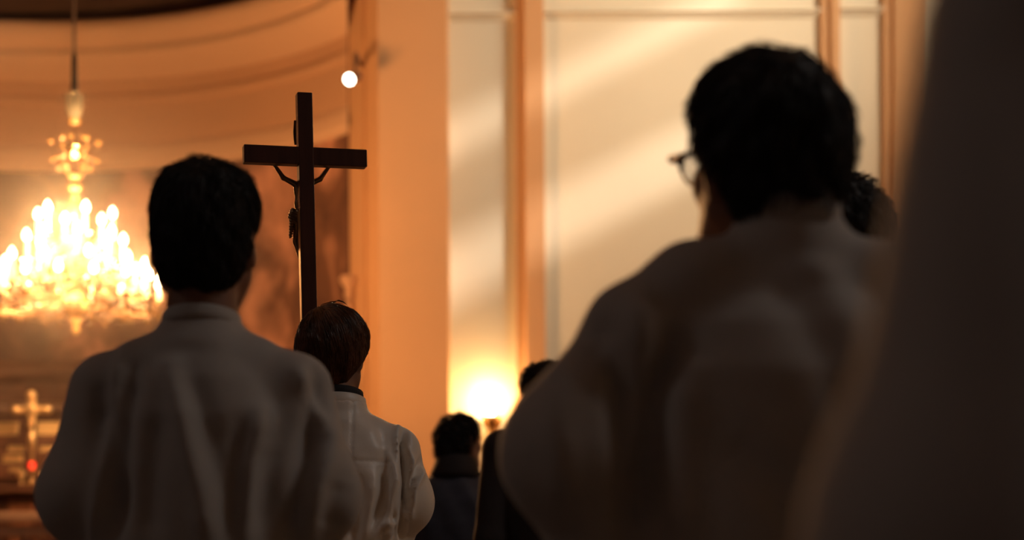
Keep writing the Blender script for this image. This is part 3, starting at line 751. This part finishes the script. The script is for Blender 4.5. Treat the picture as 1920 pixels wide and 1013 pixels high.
# gilt altar cross
q = P(60, 875, 13.85); CY = 13.85
ac = thing('altar_cross', 'gilt standing cross with rounded arm ends on the altar', 'cross', (q.x, CY, AZ + ATOP))
zx = lambda py: P(60, py, CY).z - AZ - ATOP
lathe('base', [(.0005, 0), (.055, 0), (.05, .02), (.022, .04), (.014, .08), (.014, zx(850)), (.028, zx(840)), (.034, zx(826)), (.026, zx(812)), (.012, zx(804)), (.026, zx(792)), (.012, zx(784))], M['brass'], ac, 16)
box('upright', (-.034, -.016, zx(788)), (.034, .016, zx(743)), M['brass'], ac, .012)
box('crossbar', (-.125, -.016, zx(777)), (.125, .016, zx(761)), M['brass'], ac, .012)
def knob(r, x, y, z):
    o = lathe('knob', [(max(.0005, r * math.sin(PI * i / 8)), -r * math.cos(PI * i / 8)) for i in range(9)], M['brass'], ac, 14); o.location = (x, y, z)
for x, z in ((-.128, zx(769)), (.128, zx(769)), (0, zx(742))): knob(.042, x, -.004, z)
knob(.040, 0, -.022, zx(768)); knob(.034, 0, -.012, zx(797))
# polished brass plates leaning on the steps
for px, st_, w, hgt, lab in ((8, 3, .115, .12, 'tall polished brass plate at the left picture edge, on the top altar step'),
                             (95, 3, .125, .125, 'large polished brass plate on the top altar step, right of the gilt cross'),
                             (30, 2, .070, .055, 'short brass plate on the second highest altar step, left of the gilt cross'),
                             (88, 2, .060, .050, 'short brass plate on the second highest altar step, right of the gilt cross'),
                             (24, 1, .085, .075, 'wide brass plate on the altar step level with the red lamp, left of it'),
                             (29, 0, .055, .045, 'small brass plate on the lowest altar step, below the other plates')):
    y_, z_ = on_step(st_); x_ = P(px, 850, y_).x
    t = thing('brass_plate', lab, 'plate', (x_, y_, z_))
    bm = bmesh.new(); box_bm(bm, (-w, -.008, 0), (w, .008, hgt), .006, Matrix.Rotation(math.radians(-20), 4, 'X'))
    me = bpy.data.meshes.new('plate'); bm.to_mesh(me); bm.free(); link('plate', me, M['brass'], t)
    box('rim', (-w * 1.04, -.014, 0), (w * 1.04, .02, .012), M['brass'], t, .003)
# small brass cups round the lamp
for px, lab in ((40, 'small brass cup left of the red lamp on the altar'), (78, 'small brass cup right of the red lamp on the altar')):
    c_ = P(px, 885, 13.95)
    t = thing('brass_cup', lab, 'cup', (c_.x, 13.95, AZ + ATOP))
    lathe('bowl', [(.008, .05), (.03, .065), (.04, .10), (.038, .10), (.028, .07), (.0005, .06)], M['brass'], t, 14)
    lathe('foot', [(.0005, 0), (.03, 0), (.028, .008), (.008, .02), (.008, .05)], M['brass'], t, 14)
# red sanctuary lamp
LY = 13.74
rl = P(60, 873, LY); zr_ = rl.z - AZ - ATOP
t = thing('sanctuary_lamp', 'small glowing red sanctuary lamp in front of the gilt cross', 'lamp', (rl.x, LY, AZ + ATOP))
lathe('stand', [(.0005, 0), (.038, 0), (.034, .012), (.010, .025), (.010, zr_ - .06), (.032, zr_ - .045), (.032, zr_ - .032), (.0005, zr_ - .032)], M['brass'], t, 14)
lathe('red_glass', [(.0005, zr_ - .031), (.022, zr_ - .031), (.027, zr_), (.024, zr_ + .028), (.0005, zr_ + .028)], M['redlamp'], t, 14)
# communion rail
ra = thing('communion_rail', 'pale marble communion rail with heavy top in front of the altar', 'railing', (0, 12.3, .48))
zrail = P(40, 960, 12.3).z - .48
box('top_rail', (-5.6, -.12, zrail - .075), (-1.6, .12, zrail), M['marble'], ra, .012)
box('lower_rail', (-5.6, -.07, zrail - .18), (-1.6, .07, zrail - .105), M['marble'], ra, .012)
box('plinth', (-5.6, -.11, 0), (-1.6, .11, .10), M['marble'], ra, .01)
bal = mesh_of(*lathe_vf([(.05, .10), (.05, .14), (.03, .18), (.06, .30), (.055, .36), (.028, .50), (.028, zrail - .24), (.05, zrail - .21), (.05, zrail - .18)], 12), 'baluster'); bal.materials.append(M['marble'])
for i in range(20): link('baluster', bal, None, ra, True).location = (-5.5 + i * .2, 0, 0)

# ================================================================== PROCESSIONAL CRUCIFIX
DX = 4.12
yaw = math.radians(17)
pt_top = P(569.5, 176, DX); pt_mid = P(579, 590, DX)
axis = (pt_top - pt_mid).normalized()
zlow = .62
pb = pt_mid + axis * ((zlow - pt_mid.z) / axis.z)
cx = thing('crucifix', 'dark wooden processional crucifix with a figure on the far side, held by the boy', 'crucifix', pb)
lean = math.atan2(axis.x, axis.z)
cx.rotation_euler = (Matrix.Rotation(lean, 3, 'Y') @ Matrix.Rotation(yaw, 3, 'Z')).to_euler()
Lp = (pt_top - pb).length
w_ = 28.6 * DX / FPX / 2 * .98; dp = .017
pz = lambda py: (P(575, py, DX) - pb).dot(axis)
box('post', (-w_, -dp, 0), (w_, dp, Lp), M['wood'], cx, .0022)
box('crossbar', (-224 * DX / FPX / 2 * 1.035, -dp * .96, pz(311)), (224 * DX / FPX / 2 * 1.035, dp * .96, pz(278)), M['wood'], cx, .0022)
# added brass strip imitates the chandelier's reflection on the post's left edge
box('edge_glint', (-w_ - .0012, -dp * .75, 0.02), (-w_ + .0005, dp * .75, pz(395)), M['brass'], cx, .0004)
# titulus scroll above the head
sv, sf = [], []
for i in range(9):
    t = i / 8; z = pz(268) + (pz(222) - pz(268)) * t
    yb = dp + .006 + .012 * math.sin(PI * t) ; 
    for x in (-.021, .012): 
        sv.append((x, yb, z)); sv.append((x, yb + .004, z))
for i in range(8):
    a = i * 4; b = a + 4
    for (p_, q_) in ((0, 1), (1, 3), (3, 2), (2, 0)): sf.append((a + p_, a + q_, b + q_, b + p_))
sf += [(0, 2, 3, 1), (32, 33, 35, 34)]
link('scroll', mesh_of(sv, sf), M['bronze'], cx)
# corpus
F = Field((-.10, .0, pz(520)), (.10, .10, pz(265)), .0016)
yo = dp + .014
def cz(py): return pz(py)
mm = 1.0
c0 = (-.004)
F.ell((c0, yo + .004, cz(352)), (.020, .013, .026), .006); F.ell((c0 - .003, yo + .004, cz(378)), (.016, .011, .022), .008)
F.ell((c0 - .005, yo + .004, cz(402)), (.019, .014, .016), .008)
F.cone((c0, yo + .006, cz(338)), (c0 + .004, yo + .012, cz(326)), .007, .007, .005)
F.ell((c0 + .005, yo + .017, cz(316)), (.0115, .014, .0155), .004)
for q in (-1, 1):
    F.cone((c0 + q * .018, yo + .002, cz(340)), (c0 + q * .045, yo, cz(330)), .0075, .0058, .005)
    F.cone((c0 + q * .045, yo, cz(330)), (c0 + q * .068, yo - .004, cz(305)), .0060, .0042, .004)
    F.cone((c0 + q * .068, yo - .004, cz(305)), (c0 + q * .072, yo - .004, cz(298)), .0050, .0040, .003)
    for j in range(4): F.cone((c0 + q * (.069 + .002 * j), yo - .003, cz(298)), (c0 + q * (.070 + .003 * j), yo, cz(290)), .0016, .0013, .0008)
    F.cone((c0 + q * .066, yo - .002, cz(300)), (c0 + q * .062, yo + .003, cz(293)), .0018, .0014, .001)
    F.cone((c0 - .004 + q * .009, yo + .004, cz(405)), (c0 - .006 + q * .008, yo + .016, cz(448)), .0115, .008, .005)
    F.cone((c0 - .006 + q * .008, yo + .016, cz(448)), (c0 + q * .004, yo, cz(492)), .0082, .005, .004)
    F.cone((c0 + q * .004, yo, cz(492)), (c0 + q * .005, yo + .010, cz(505)), .005, .0036, .003)
V, Q = F.mesh(); V = relax(V, Q, 1, .4)
corpus = link('figure', mesh_np(V, Q), M['bronze'], cx)
F = Field((-.06, 0, cz(460)), (.05, .08, cz(370)), .0016)
F.ell((c0 - .006, yo + .004, cz(404)), (.0225, .0175, .020), .004)
F.cone((c0 - .024, yo, cz(398)), (c0 - .030, yo + .004, cz(440)), .0075, .004, .006)
F.cone((c0 - .022, yo + .006, cz(392)), (c0 - .027, yo + .002, cz(402)), .008, .008, .004)
V, Q = F.mesh(); N = vnormals(V, Q); V = V + N * (.0012 * np.sin(V[:, 2] * 900 + V[:, 0] * 500))[:, None]
link('loincloth', mesh_np(V, Q), M['bronze'], cx)
for x, z in ((-.070, cz(299)), (.062, cz(299)), (-.004, cz(498))):
    tube('nail', [(x, dp * .5, z), (x, yo + .008, z)], .0012, M['iron'], cx, 6)
CX_AT = lambda z: pb + axis * ((z - pb.z) / axis.z)

# ================================================================== PEOPLE
def local(px, py, d, loc, k=1.0):
    """photograph pixel at depth d, in the frame of an unturned person standing at loc: (x, z)"""
    p = P(px, py, d); return ((p.x - loc[0]) / k, p.z / k)

def std_shoulders(sw, zt=1.48, r=.050, drop=.045):
    """zt: height of the cloth where neck meets shoulder"""
    L = []
    for q in (-1, 1):
        L += [((q * .045, -.015, zt - r), (q * sw * .6, -.015, zt - r * 1.05 - drop * .3), r, r * 1.05, .03), ((q * sw * .6, -.015, zt - r * 1.05 - drop * .3), (q * sw, -.015, zt - r * 1.1 - drop), r * 1.05, r * 1.1, .03)]
    return L
def pray_sleeves(sw, r=(.058, .082, .090), out=.165, ez=1.12, wy=.17, wz=1.10, k=.018, zs=1.385, bag=.14):
    L = []
    for q in (-1, 1):
        L += [((q * sw, -.015, zs), (q * out, -.035, ez), r[0], r[1], k), ((q * out, -.035, ez), (q * .075, wy + .03, wz + .035), r[1] * .92, r[2] * .62, .05),
              ((q * out, -.03, ez), (q * (out - .05), .0, ez - bag), r[1], r[1] * .8, .03)]
    return L
def robe_table(sw=.15, wide=1.0, top=1.50, cy=-.01):
    return [(.10, .27 * wide, .24, 0, .0), (.6, .235 * wide, .205, 0, .0), (.95, .205 * wide, .175, 0, -.005), (1.12, .190 * wide, .158, 0, cy), (1.26, .178 * wide, .148, 0, cy - .002),
            (1.34, sw * 1.12, .137, 0, cy - .003), (1.40, sw * .95, .114, 0, cy - .001), (1.44, .102, .086, 0, cy - .005), (1.462, .082, .080, 0, cy - .004), (1.485, .069, .070, 0, cy), (top, .0635, .0655, 0, cy + .003)]
def soft_folds(n=9, amp=.10, ph=0.0, z1=1.30):
    def f(a, Z):
        g = np.clip((z1 - Z) / .6, 0, 1) ** 1.2
        return (g * amp * (.6 * np.cos(n * a + ph + 1.5 * np.sin(Z * 3)) + .4 * np.cos((n + 4) * a - ph * 2 + Z * 2))).astype(np.float32)
    return f

# ---- the man in the white robe on the left
L1 = (P(382, 1000, 2.8).x, 2.8, 0)
p1 = Person('person in a white robe with short dark hair, seen from behind beside the chandelier', L1, 0, 1.0, head=(0.0, 0.015, 1.640), yaw=4, sw=.145, hs=.97)
p1.body(pray_arms(.142, .165))
p1.hair([((0, -.010, .012), (.082, .103, .106), .02), ((0, .01, .060), (.080, .098, .072), .03), ((.048, .0, .055), (.040, .07, .050), .02), ((0, -.035, -.05), (.060, .070, .07), .03)], ZL_SHORT, 'hair', wave=.003, wfreq=70, n=3000, length=.045, lift=.007, r=.0009, jit=.35)
def r1(*pp): return [local(a, b, 2.66, L1) for a, b in pp]
p1.garment('robe', 'surplice', robe_table(.142, 1.0, 1.504), pray_sleeves(.152, (.064, .080, .088), .172, 1.215, bag=.10), std_shoulders(.142, 1.480), h=.007, fold=soft_folds(9, .07, .6, 1.25), wr=.0012,
    ridges=[(r1((214, 650), (206, 740), (190, 900), (170, 1013)), .016, .014), (r1((235, 690), (222, 800), (214, 1000)), .020, -.016), (r1((178, 740), (195, 830), (215, 960)), .020, -.014),
            (r1((322, 690), (345, 800), (380, 930), (395, 1013)), .020, .013), (r1((345, 700), (380, 770), (420, 900)), .020, -.008), (r1((300, 760), (285, 900), (280, 1013)), .026, -.012),
            (r1((483, 770), (470, 880), (460, 1000)), .014, .013), (r1((450, 800), (440, 1000)), .022, -.009), (r1((500, 830), (500, 1000)), .022, -.009),
            (r1((553, 690), (575, 740), (595, 800)), .014, .012), (r1((590, 690), (585, 780), (560, 900), (545, 1000)), .020, -.020), (r1((610, 790), (600, 880), (570, 1000)), .018, .012), (r1((640, 900), (610, 1000)), .02, -.012)])
p1.collar('collar', 'surplice', [(1.484, .0690, .0705, 0, -.008, .010), (1.496, .0648, .0668, 0, -.007, .012), (1.507, .0635, .066, 0, -.006, .012), (1.510, .061, .063, 0, -.006, .012)])
p1.shoes()

# ---- the boy holding the crucifix
L2 = (P(638, 1000, 3.9).x, 3.9, 0)
K2 = .96
post = CX_AT(1.05); gx, gy = (post.x - L2[0]) / K2, (post.y - L2[1]) / K2
p2 = Person('person, a boy in a white satin robe with brown hair, holding up the wooden crucifix', L2, 0, K2, head=((P(622, 1000, 3.9).x - L2[0]) / K2, .018, 1.636), yaw=-10, pitch=-6, roll=2, hs=.90, sw=.13)
GR = [((-.110, -.018, 1.372), (-.136, -.015, 1.26), (gx - .075, gy - .07, 1.17), (0, 1, 0), (0, 0, 1)), ((.110, -.018, 1.372), (.136, -.015, 1.26), (gx + .085, gy - .06, 1.03), (0, 1, 0), (0, 0, 1))]
p2.body(GR, grip=(gx, gy), h=.0055)
whisk = []
for i in range(7):
    t = i / 6
    whisk.append([(-.045 - .004 * i, -.03 + .01 * i, .096), (-.025, -.03 + .008 * i, .119 + .004 * t), (.0, -.03 + .006 * i, .127 + .005 * t), (.02, -.03, .128 + .004 * t), (.035, -.035, .123 + .003 * t), (.046, -.04, .116), (.054, -.045, .108)])
p2.hair([((0, -.012, .015), (.087, .106, .104), .02), ((0, -.045, -.035), (.072, .068, .085), .03), ((0, .03, .050), (.082, .082, .066), .03), ((.062, .015, -.005), (.026, .045, .052), .02), ((-.062, .015, -.005), (.026, .045, .052), .02)], ZL_LOW, 'hairbrown', h=.004, wave=.0016, wfreq=90, n=5200, length=.085, lift=.0045, r=.0008, crown=(-.02, -.05, .10), side=(.35, .0, 0), extra=whisk, jit=.12)
def r2(*pp): return [local(a, b, 3.78, L2, K2) for a, b in pp]
p2.garment('robe', 'satin', robe_table(.135, .92, 1.515), pray_sleeves(.134, (.060, .073, .080), .142, 1.275, wy=.17, wz=1.14, zs=1.395, bag=.04), std_shoulders(.135, 1.480, .046), h=.0055, fold=soft_folds(8, .08, 2.1, 1.25), wr=.0010, smooth=1,
    ridges=[(r2((742, 795), (746, 900), (744, 1013)), .007, 0.0135), (r2((753, 805), (757, 870), (763, 950)), .009, -0.0270), (r2((752, 830), (770, 870), (775, 890)), .008, 0.0120), (r2((796, 845), (778, 890), (762, 950)), .007, -0.0150), (r2((790, 880), (772, 920), (766, 970)), .009, 0.0135),
            (r2((730, 862), (738, 900), (730, 950), (700, 1013)), .012, 0.0180), (r2((722, 880), (722, 930), (705, 980)), .012, -0.0150), (r2((745, 975), (730, 985), (722, 1013)), .008, 0.0150), (r2((752, 920), (755, 1013)), .008, -0.0150),
            (r2((680, 800), (706, 840), (735, 850)), .02, 0.0075), (r2((655, 880), (670, 940), (668, 1013)), .02, -0.0150), (r2((700, 900), (690, 960), (680, 1013)), .014, 0.0120),
            (r2((658, 745), (659, 860), (659, 1000)), .003, -0.0037), (r2((600, 862), (660, 864), (742, 866)), .003, -0.0030)])
p2.collar('collar', 'satin', [(1.484, .0655, .067, 0, -.008, .008), (1.500, .0645, .0665, 0, -.008, .010), (1.518, .0635, .0655, 0, -.006, .012), (1.520, .060, .062, 0, -.006, .012)])
p2.collar('inner_collar', 'cassock', [(1.490, .058, .060, 0, -.006, .01), (1.524, .0580, .060, 0, -.004, .014), (1.534, .057, .059, 0, -.003, .015)], thick=.003)
p2.shoes()

# ---- the man with glasses on the right
L3 = (P(1478, 1000, 2.13).x, 2.13, 0)
p3 = Person('person with glasses and thick dark hair in a white robe, head turned left', L3, 4, 1.0, head=(-.018, .03, 1.618), yaw=21, pitch=4, hs=1.0, sw=.165, ears=True)
p3.body(pray_arms(.165, .24, 1.22))
p3.hair([((0, -.012, .020), (.090, .106, .112), .02), ((0, .02, .065), (.080, .085, .072), .03), ((0, -.045, -.040), (.066, .068, .08), .03), ((.068, -.02, .03), (.028, .05, .05), .02), ((-.060, .0, .02), (.030, .05, .05), .02)], ZL_LOW, 'hair', wave=.004, wfreq=65, n=2400, length=.055, lift=.008, r=.0009, jit=.4)
def r3(*pp): return [local(a, b, 2.0, L3) for a, b in pp]
rs = [(q * 1, 0) for q in (1,)]
slv = []
for q, out, ez, zz_ in ((-1, .275, 1.245, 0), (1, .24, 1.18, 0)):
    slv += [((q * .190, -.015, 1.385), (q * out, -.04, ez), .068, .082, .025), ((q * out, -.04, ez), (q * .075, .215, 1.165), .074, .056, .05), ((q * (out - .02), -.04, ez - .02), (q * (out - .07), -.03, ez - .20), .078, .07, .03)]
p3.garment('robe', 'surplice', robe_table(.175, 1.12, 1.545), slv, [((q * .045, -.02, 1.474), (q * .12, -.02, 1.444), .050, .058, .03) for q in (-1, 1)] + [((q * .12, -.02, 1.444), (q * .188, -.02, 1.395), .058, .066, .03) for q in (-1, 1)], h=.007, fold=soft_folds(9, .06, 1.0, 1.25), wr=.0015,
    ridges=[(r3((1120, 620), (1160, 720), (1170, 860), (1165, 1013)), .020, -.022), (r3((1195, 560), (1170, 640), (1130, 700)), .018, .012), (r3((1245, 640), (1215, 740), (1205, 900), (1200, 1013)), .018, -.020), (r3((1210, 590), (1190, 700), (1185, 850)), .016, .012),
            (r3((1275, 700), (1265, 850), (1265, 1013)), .020, .012), (r3((1420, 430), (1480, 560), (1540, 700), (1600, 860)), .026, -.004), (r3((1500, 430), (1560, 560), (1620, 720), (1680, 900)), .026, .004),
            (r3((1340, 820), (1420, 900), (1500, 1013)), .026, -.006), (r3((1060, 660), (1030, 800), (1050, 960)), .022, .010)])
p3.collar('collar', 'surplice', [(1.510, .0665, .0685, 0, -.010, .014), (1.530, .066, .068, 0, -.008, .018), (1.548, .066, .068, 0, -.007, .020), (1.551, .063, .065, 0, -.007, .020)])
p3.shoes()
# glasses
gl = bpy.data.objects.new('glasses', None)
def frame_vf():
    parts = []
    for q in (-1, 1):
        c = Vector((q * .034, .116, .002))
        ringp = [c + Vector((.026 * math.cos(t), -.006 * abs(math.cos(t)) * (1 if q * math.cos(t) > 0 else 0), .022 * math.sin(t))) for t in (-.25 + (PI + .5) * i / 14 for i in range(15))]
        parts.append(tube_vf(ringp, .0036, 6))
        parts.append(tube_vf([Vector((q * .060, .112, .008)), Vector((q * .078, .106, .010)), Vector((q * .086, .05, .008)), Vector((q * .088, -.005, .006)), Vector((q * .086, -.03, -.012))], [.0042, .005, .004, .003, .002], 6))
    parts.append(tube_vf([Vector((-.010, .123, .006)), Vector((0, .126, .010)), Vector((.010, .123, .006))], .002, 6))
    return join_vf(parts)
v_, f_ = frame_vf()
g = link('glasses', mesh_of([Vector(p3.H(v)) for v in v_], f_), M['black'], p3.root, True)
glints = []  # gold arcs added to imitate golden reflections at the bottom of the lenses
for q in (-1, 1):
    c = Vector((q * .034, .116, .002))
    glints.append(tube_vf([c + Vector((.026 * math.cos(t), -.006 * abs(math.cos(t)) * (1 if q * math.cos(t) > 0 else 0), .022 * math.sin(t))) for t in (PI + .2 + (PI - .4) * i / 10 for i in range(11))], .0022, 6))
v_, f_ = join_vf(glints)
lr = link('glint_rim', mesh_of([Vector(p3.H(v)) for v in v_], f_), M['gold'], g, True); lr['label'] = 'gold lower rims imitating lens glints'
for q in (-1, 1):
    c = Vector((q * .034, .1155, .002)); ring_ = [c] + [c + Vector((.0245 * math.cos(2 * PI * i / 20), 0, .0205 * math.sin(2 * PI * i / 20))) for i in range(20)]
    back_ = [v - Vector((0, .0015, 0)) for v in ring_]
    vv = ring_ + back_; ff = [(0, 1 + i, 1 + (i + 1) % 20) for i in range(20)] + [(21, 22 + (i + 1) % 20, 22 + i) for i in range(20)]
    link('glass_lens', mesh_of([Vector(p3.H(v)) for v in vv], ff), M['specglass'], g)

# ---- the nearest robed man at the right edge
L4 = (.432, .92, 0)
p4 = Person('person in a white robe at the right picture edge, most blurred, head out of view', L4, 2, 1.02, head=(0, .02, 1.64), sw=.15)
p4.body(pray_arms(.15, .175), h=.007)
p4.hair([((0, -.010, .012), (.084, .104, .108), .02), ((0, -.04, -.045), (.064, .068, .07), .03)], ZL_SHORT, 'hair', n=900, r=.0009)
p4.garment('robe', 'surplice', robe_table(.15, 1.05, 1.50), pray_sleeves(.150, (.060, .082, .090), .185, 1.12), std_shoulders(.150, 1.48), h=.008, fold=soft_folds(9, .07, 3.0, 1.25), wr=.0015,
    ridges=[([(-.13, 1.38), (-.12, 1.2), (-.14, 1.0)], .022, -.018), ([(-.17, 1.33), (-.165, 1.2), (-.18, 1.05)], .018, .012), ([(-.06, 1.3), (-.05, 1.0)], .02, .01)])
p4.collar('collar', 'surplice', [(1.492, .069, .071, 0, -.008, .010), (1.536, .066, .067, 0, -.006, .012), (1.538, .063, .064, 0, -.006, .012)])
p4.shoes()

# ---- the person whose dark hair shows between the two robed men on the right
L5 = (P(1584, 1000, 2.95).x, 2.95, 0)
p5 = Person('person hidden between the two robed men at right, only cropped black hair showing', L5, 0, 1.0, head=(P(1574, 1000, 2.95).x - L5[0], .02, 1.645), yaw=0, sw=.15, ears=False)
p5.body(pray_arms(.145, .165), h=.008)
p5.hair([((0, -.010, .014), (.088, .106, .110), .02), ((0, .02, .05), (.084, .09, .068), .03), ((0, -.045, -.05), (.064, .068, .075), .03)], ZL_LOW, 'hair', wave=.005, wfreq=75, n=1800, length=.04, lift=.010, r=.0011, jit=.5)
p5.garment('robe', 'surplice', robe_table(.145, 1.0, 1.50), pray_sleeves(.145, (.058, .08, .088), .165, 1.12), std_shoulders(.145, 1.47), h=.009, fold=soft_folds(8, .08, 4.0, 1.25), wr=.001)
p5.collar('collar', 'surplice', [(1.492, .069, .071, 0, -.008, .010), (1.530, .066, .067, 0, -.006, .012), (1.532, .063, .064, 0, -.006, .012)])
p5.shoes()

# ---- the man in the dark suit, half hidden
L6 = (P(1056, 1000, 5.8).x, 5.8, 0)
p6 = Person('person in a dark suit with curly hair, half hidden behind the robed man with glasses', L6, 6, 1.0, head=(P(1030, 1000, 5.8).x - L6[0], .025, 1.610), yaw=24, sw=.20)
p6.body(down_arms(.18, .225), h=.008)
p6.hair([((0, -.006, .016), (.086, .102, .102), .02), ((0, .02, .05), (.084, .085, .066), .03)], [(-.14, -.06), (-.05, -.045), (-.02, -.03), (.0, .0), (.035, .02), (.06, .055), (.14, .066)], 'hair', wave=.006, wfreq=80, n=1500, length=.035, curl=.9, lift=.012, r=.0013)
p6.garment('jacket', 'suit', [(.74, .205, .135, 0, 0), (.95, .195, .14, 0, -.005), (1.10, .185, .135, 0, -.005), (1.28, .20, .14, 0, -.015), (1.38, .20, .125, 0, -.02), (1.44, .15, .095, 0, -.02), (1.49, .075, .07, 0, -.015), (1.515, .064, .062, 0, -.01)],
    [x for q in (-1, 1) for x in [((q * .215, -.012, 1.43), (q * .25, -.03, 1.13), .062, .056, .02), ((q * .25, -.03, 1.13), (q * .24, .05, .89), .056, .046, .02)]],
    [((q * .06, -.02, 1.478), (q * .215, -.018, 1.445), .042, .052, .03) for q in (-1, 1)], h=.009, wr=.0012)
p6.collar('collar', 'linen', [(1.49, .066, .066, 0, -.008, .008), (1.535, .061, .061, 0, -.004, .012), (1.537, .057, .057, 0, -.004, .012)])
p6.trousers('suit'); p6.shoes()

# ---- the curly-haired person beyond
L7 = (P(856, 1000, 7.0).x, 7.0, 0)
p7 = Person('person with round curly hair and a dark blue jacket standing far off beside the sconce', L7, -8, .945, head=(.008, .03, 1.618), yaw=-32, sw=.145)
p7.body(down_arms(.145, .19), h=.008)
p7.hair([((0, -.012, .016), (.080, .098, .094), .02), ((0, .01, .050), (.070, .078, .060), .03), ((0, -.05, -.03), (.062, .062, .065), .03)], [(-.14, -.095), (-.05, -.085), (-.02, -.05), (.0, -.01), (.035, .02), (.06, .05), (.14, .06)], 'hair', wave=.009, wfreq=80, n=2400, length=.05, curl=1.3, lift=.018, r=.0018)
p7.garment('jacket', 'denim', [(.80, .20, .14, 0, 0), (.95, .19, .14, 0, -.005), (1.10, .185, .135, 0, -.005), (1.26, .185, .135, 0, -.015), (1.36, .18, .12, 0, -.02), (1.42, .13, .10, 0, -.02), (1.47, .085, .082, 0, -.012), (1.52, .078, .078, 0, -.008)],
    [x for q in (-1, 1) for x in [((q * .145, -.012, 1.38), (q * .19, -.03, 1.11), .060, .060, .02), ((q * .19, -.03, 1.11), (q * .19, .06, .89), .060, .050, .02)]],
    [((q * .05, -.02, 1.435), (q * .145, -.018, 1.385), .048, .055, .03) for q in (-1, 1)], h=.009, wr=.0035, wf=(31, 17))
p7.collar('scarf', 'suit', [(1.45, .105, .098, 0, -.012, .01), (1.475, .110, .100, 0, -.010, .012), (1.505, .098, .094, 0, -.006, .014), (1.535, .090, .088, 0, -.004, .016), (1.545, .080, .080, 0, -.002, .016)], thick=.02)
p7.trousers(); p7.shoes()
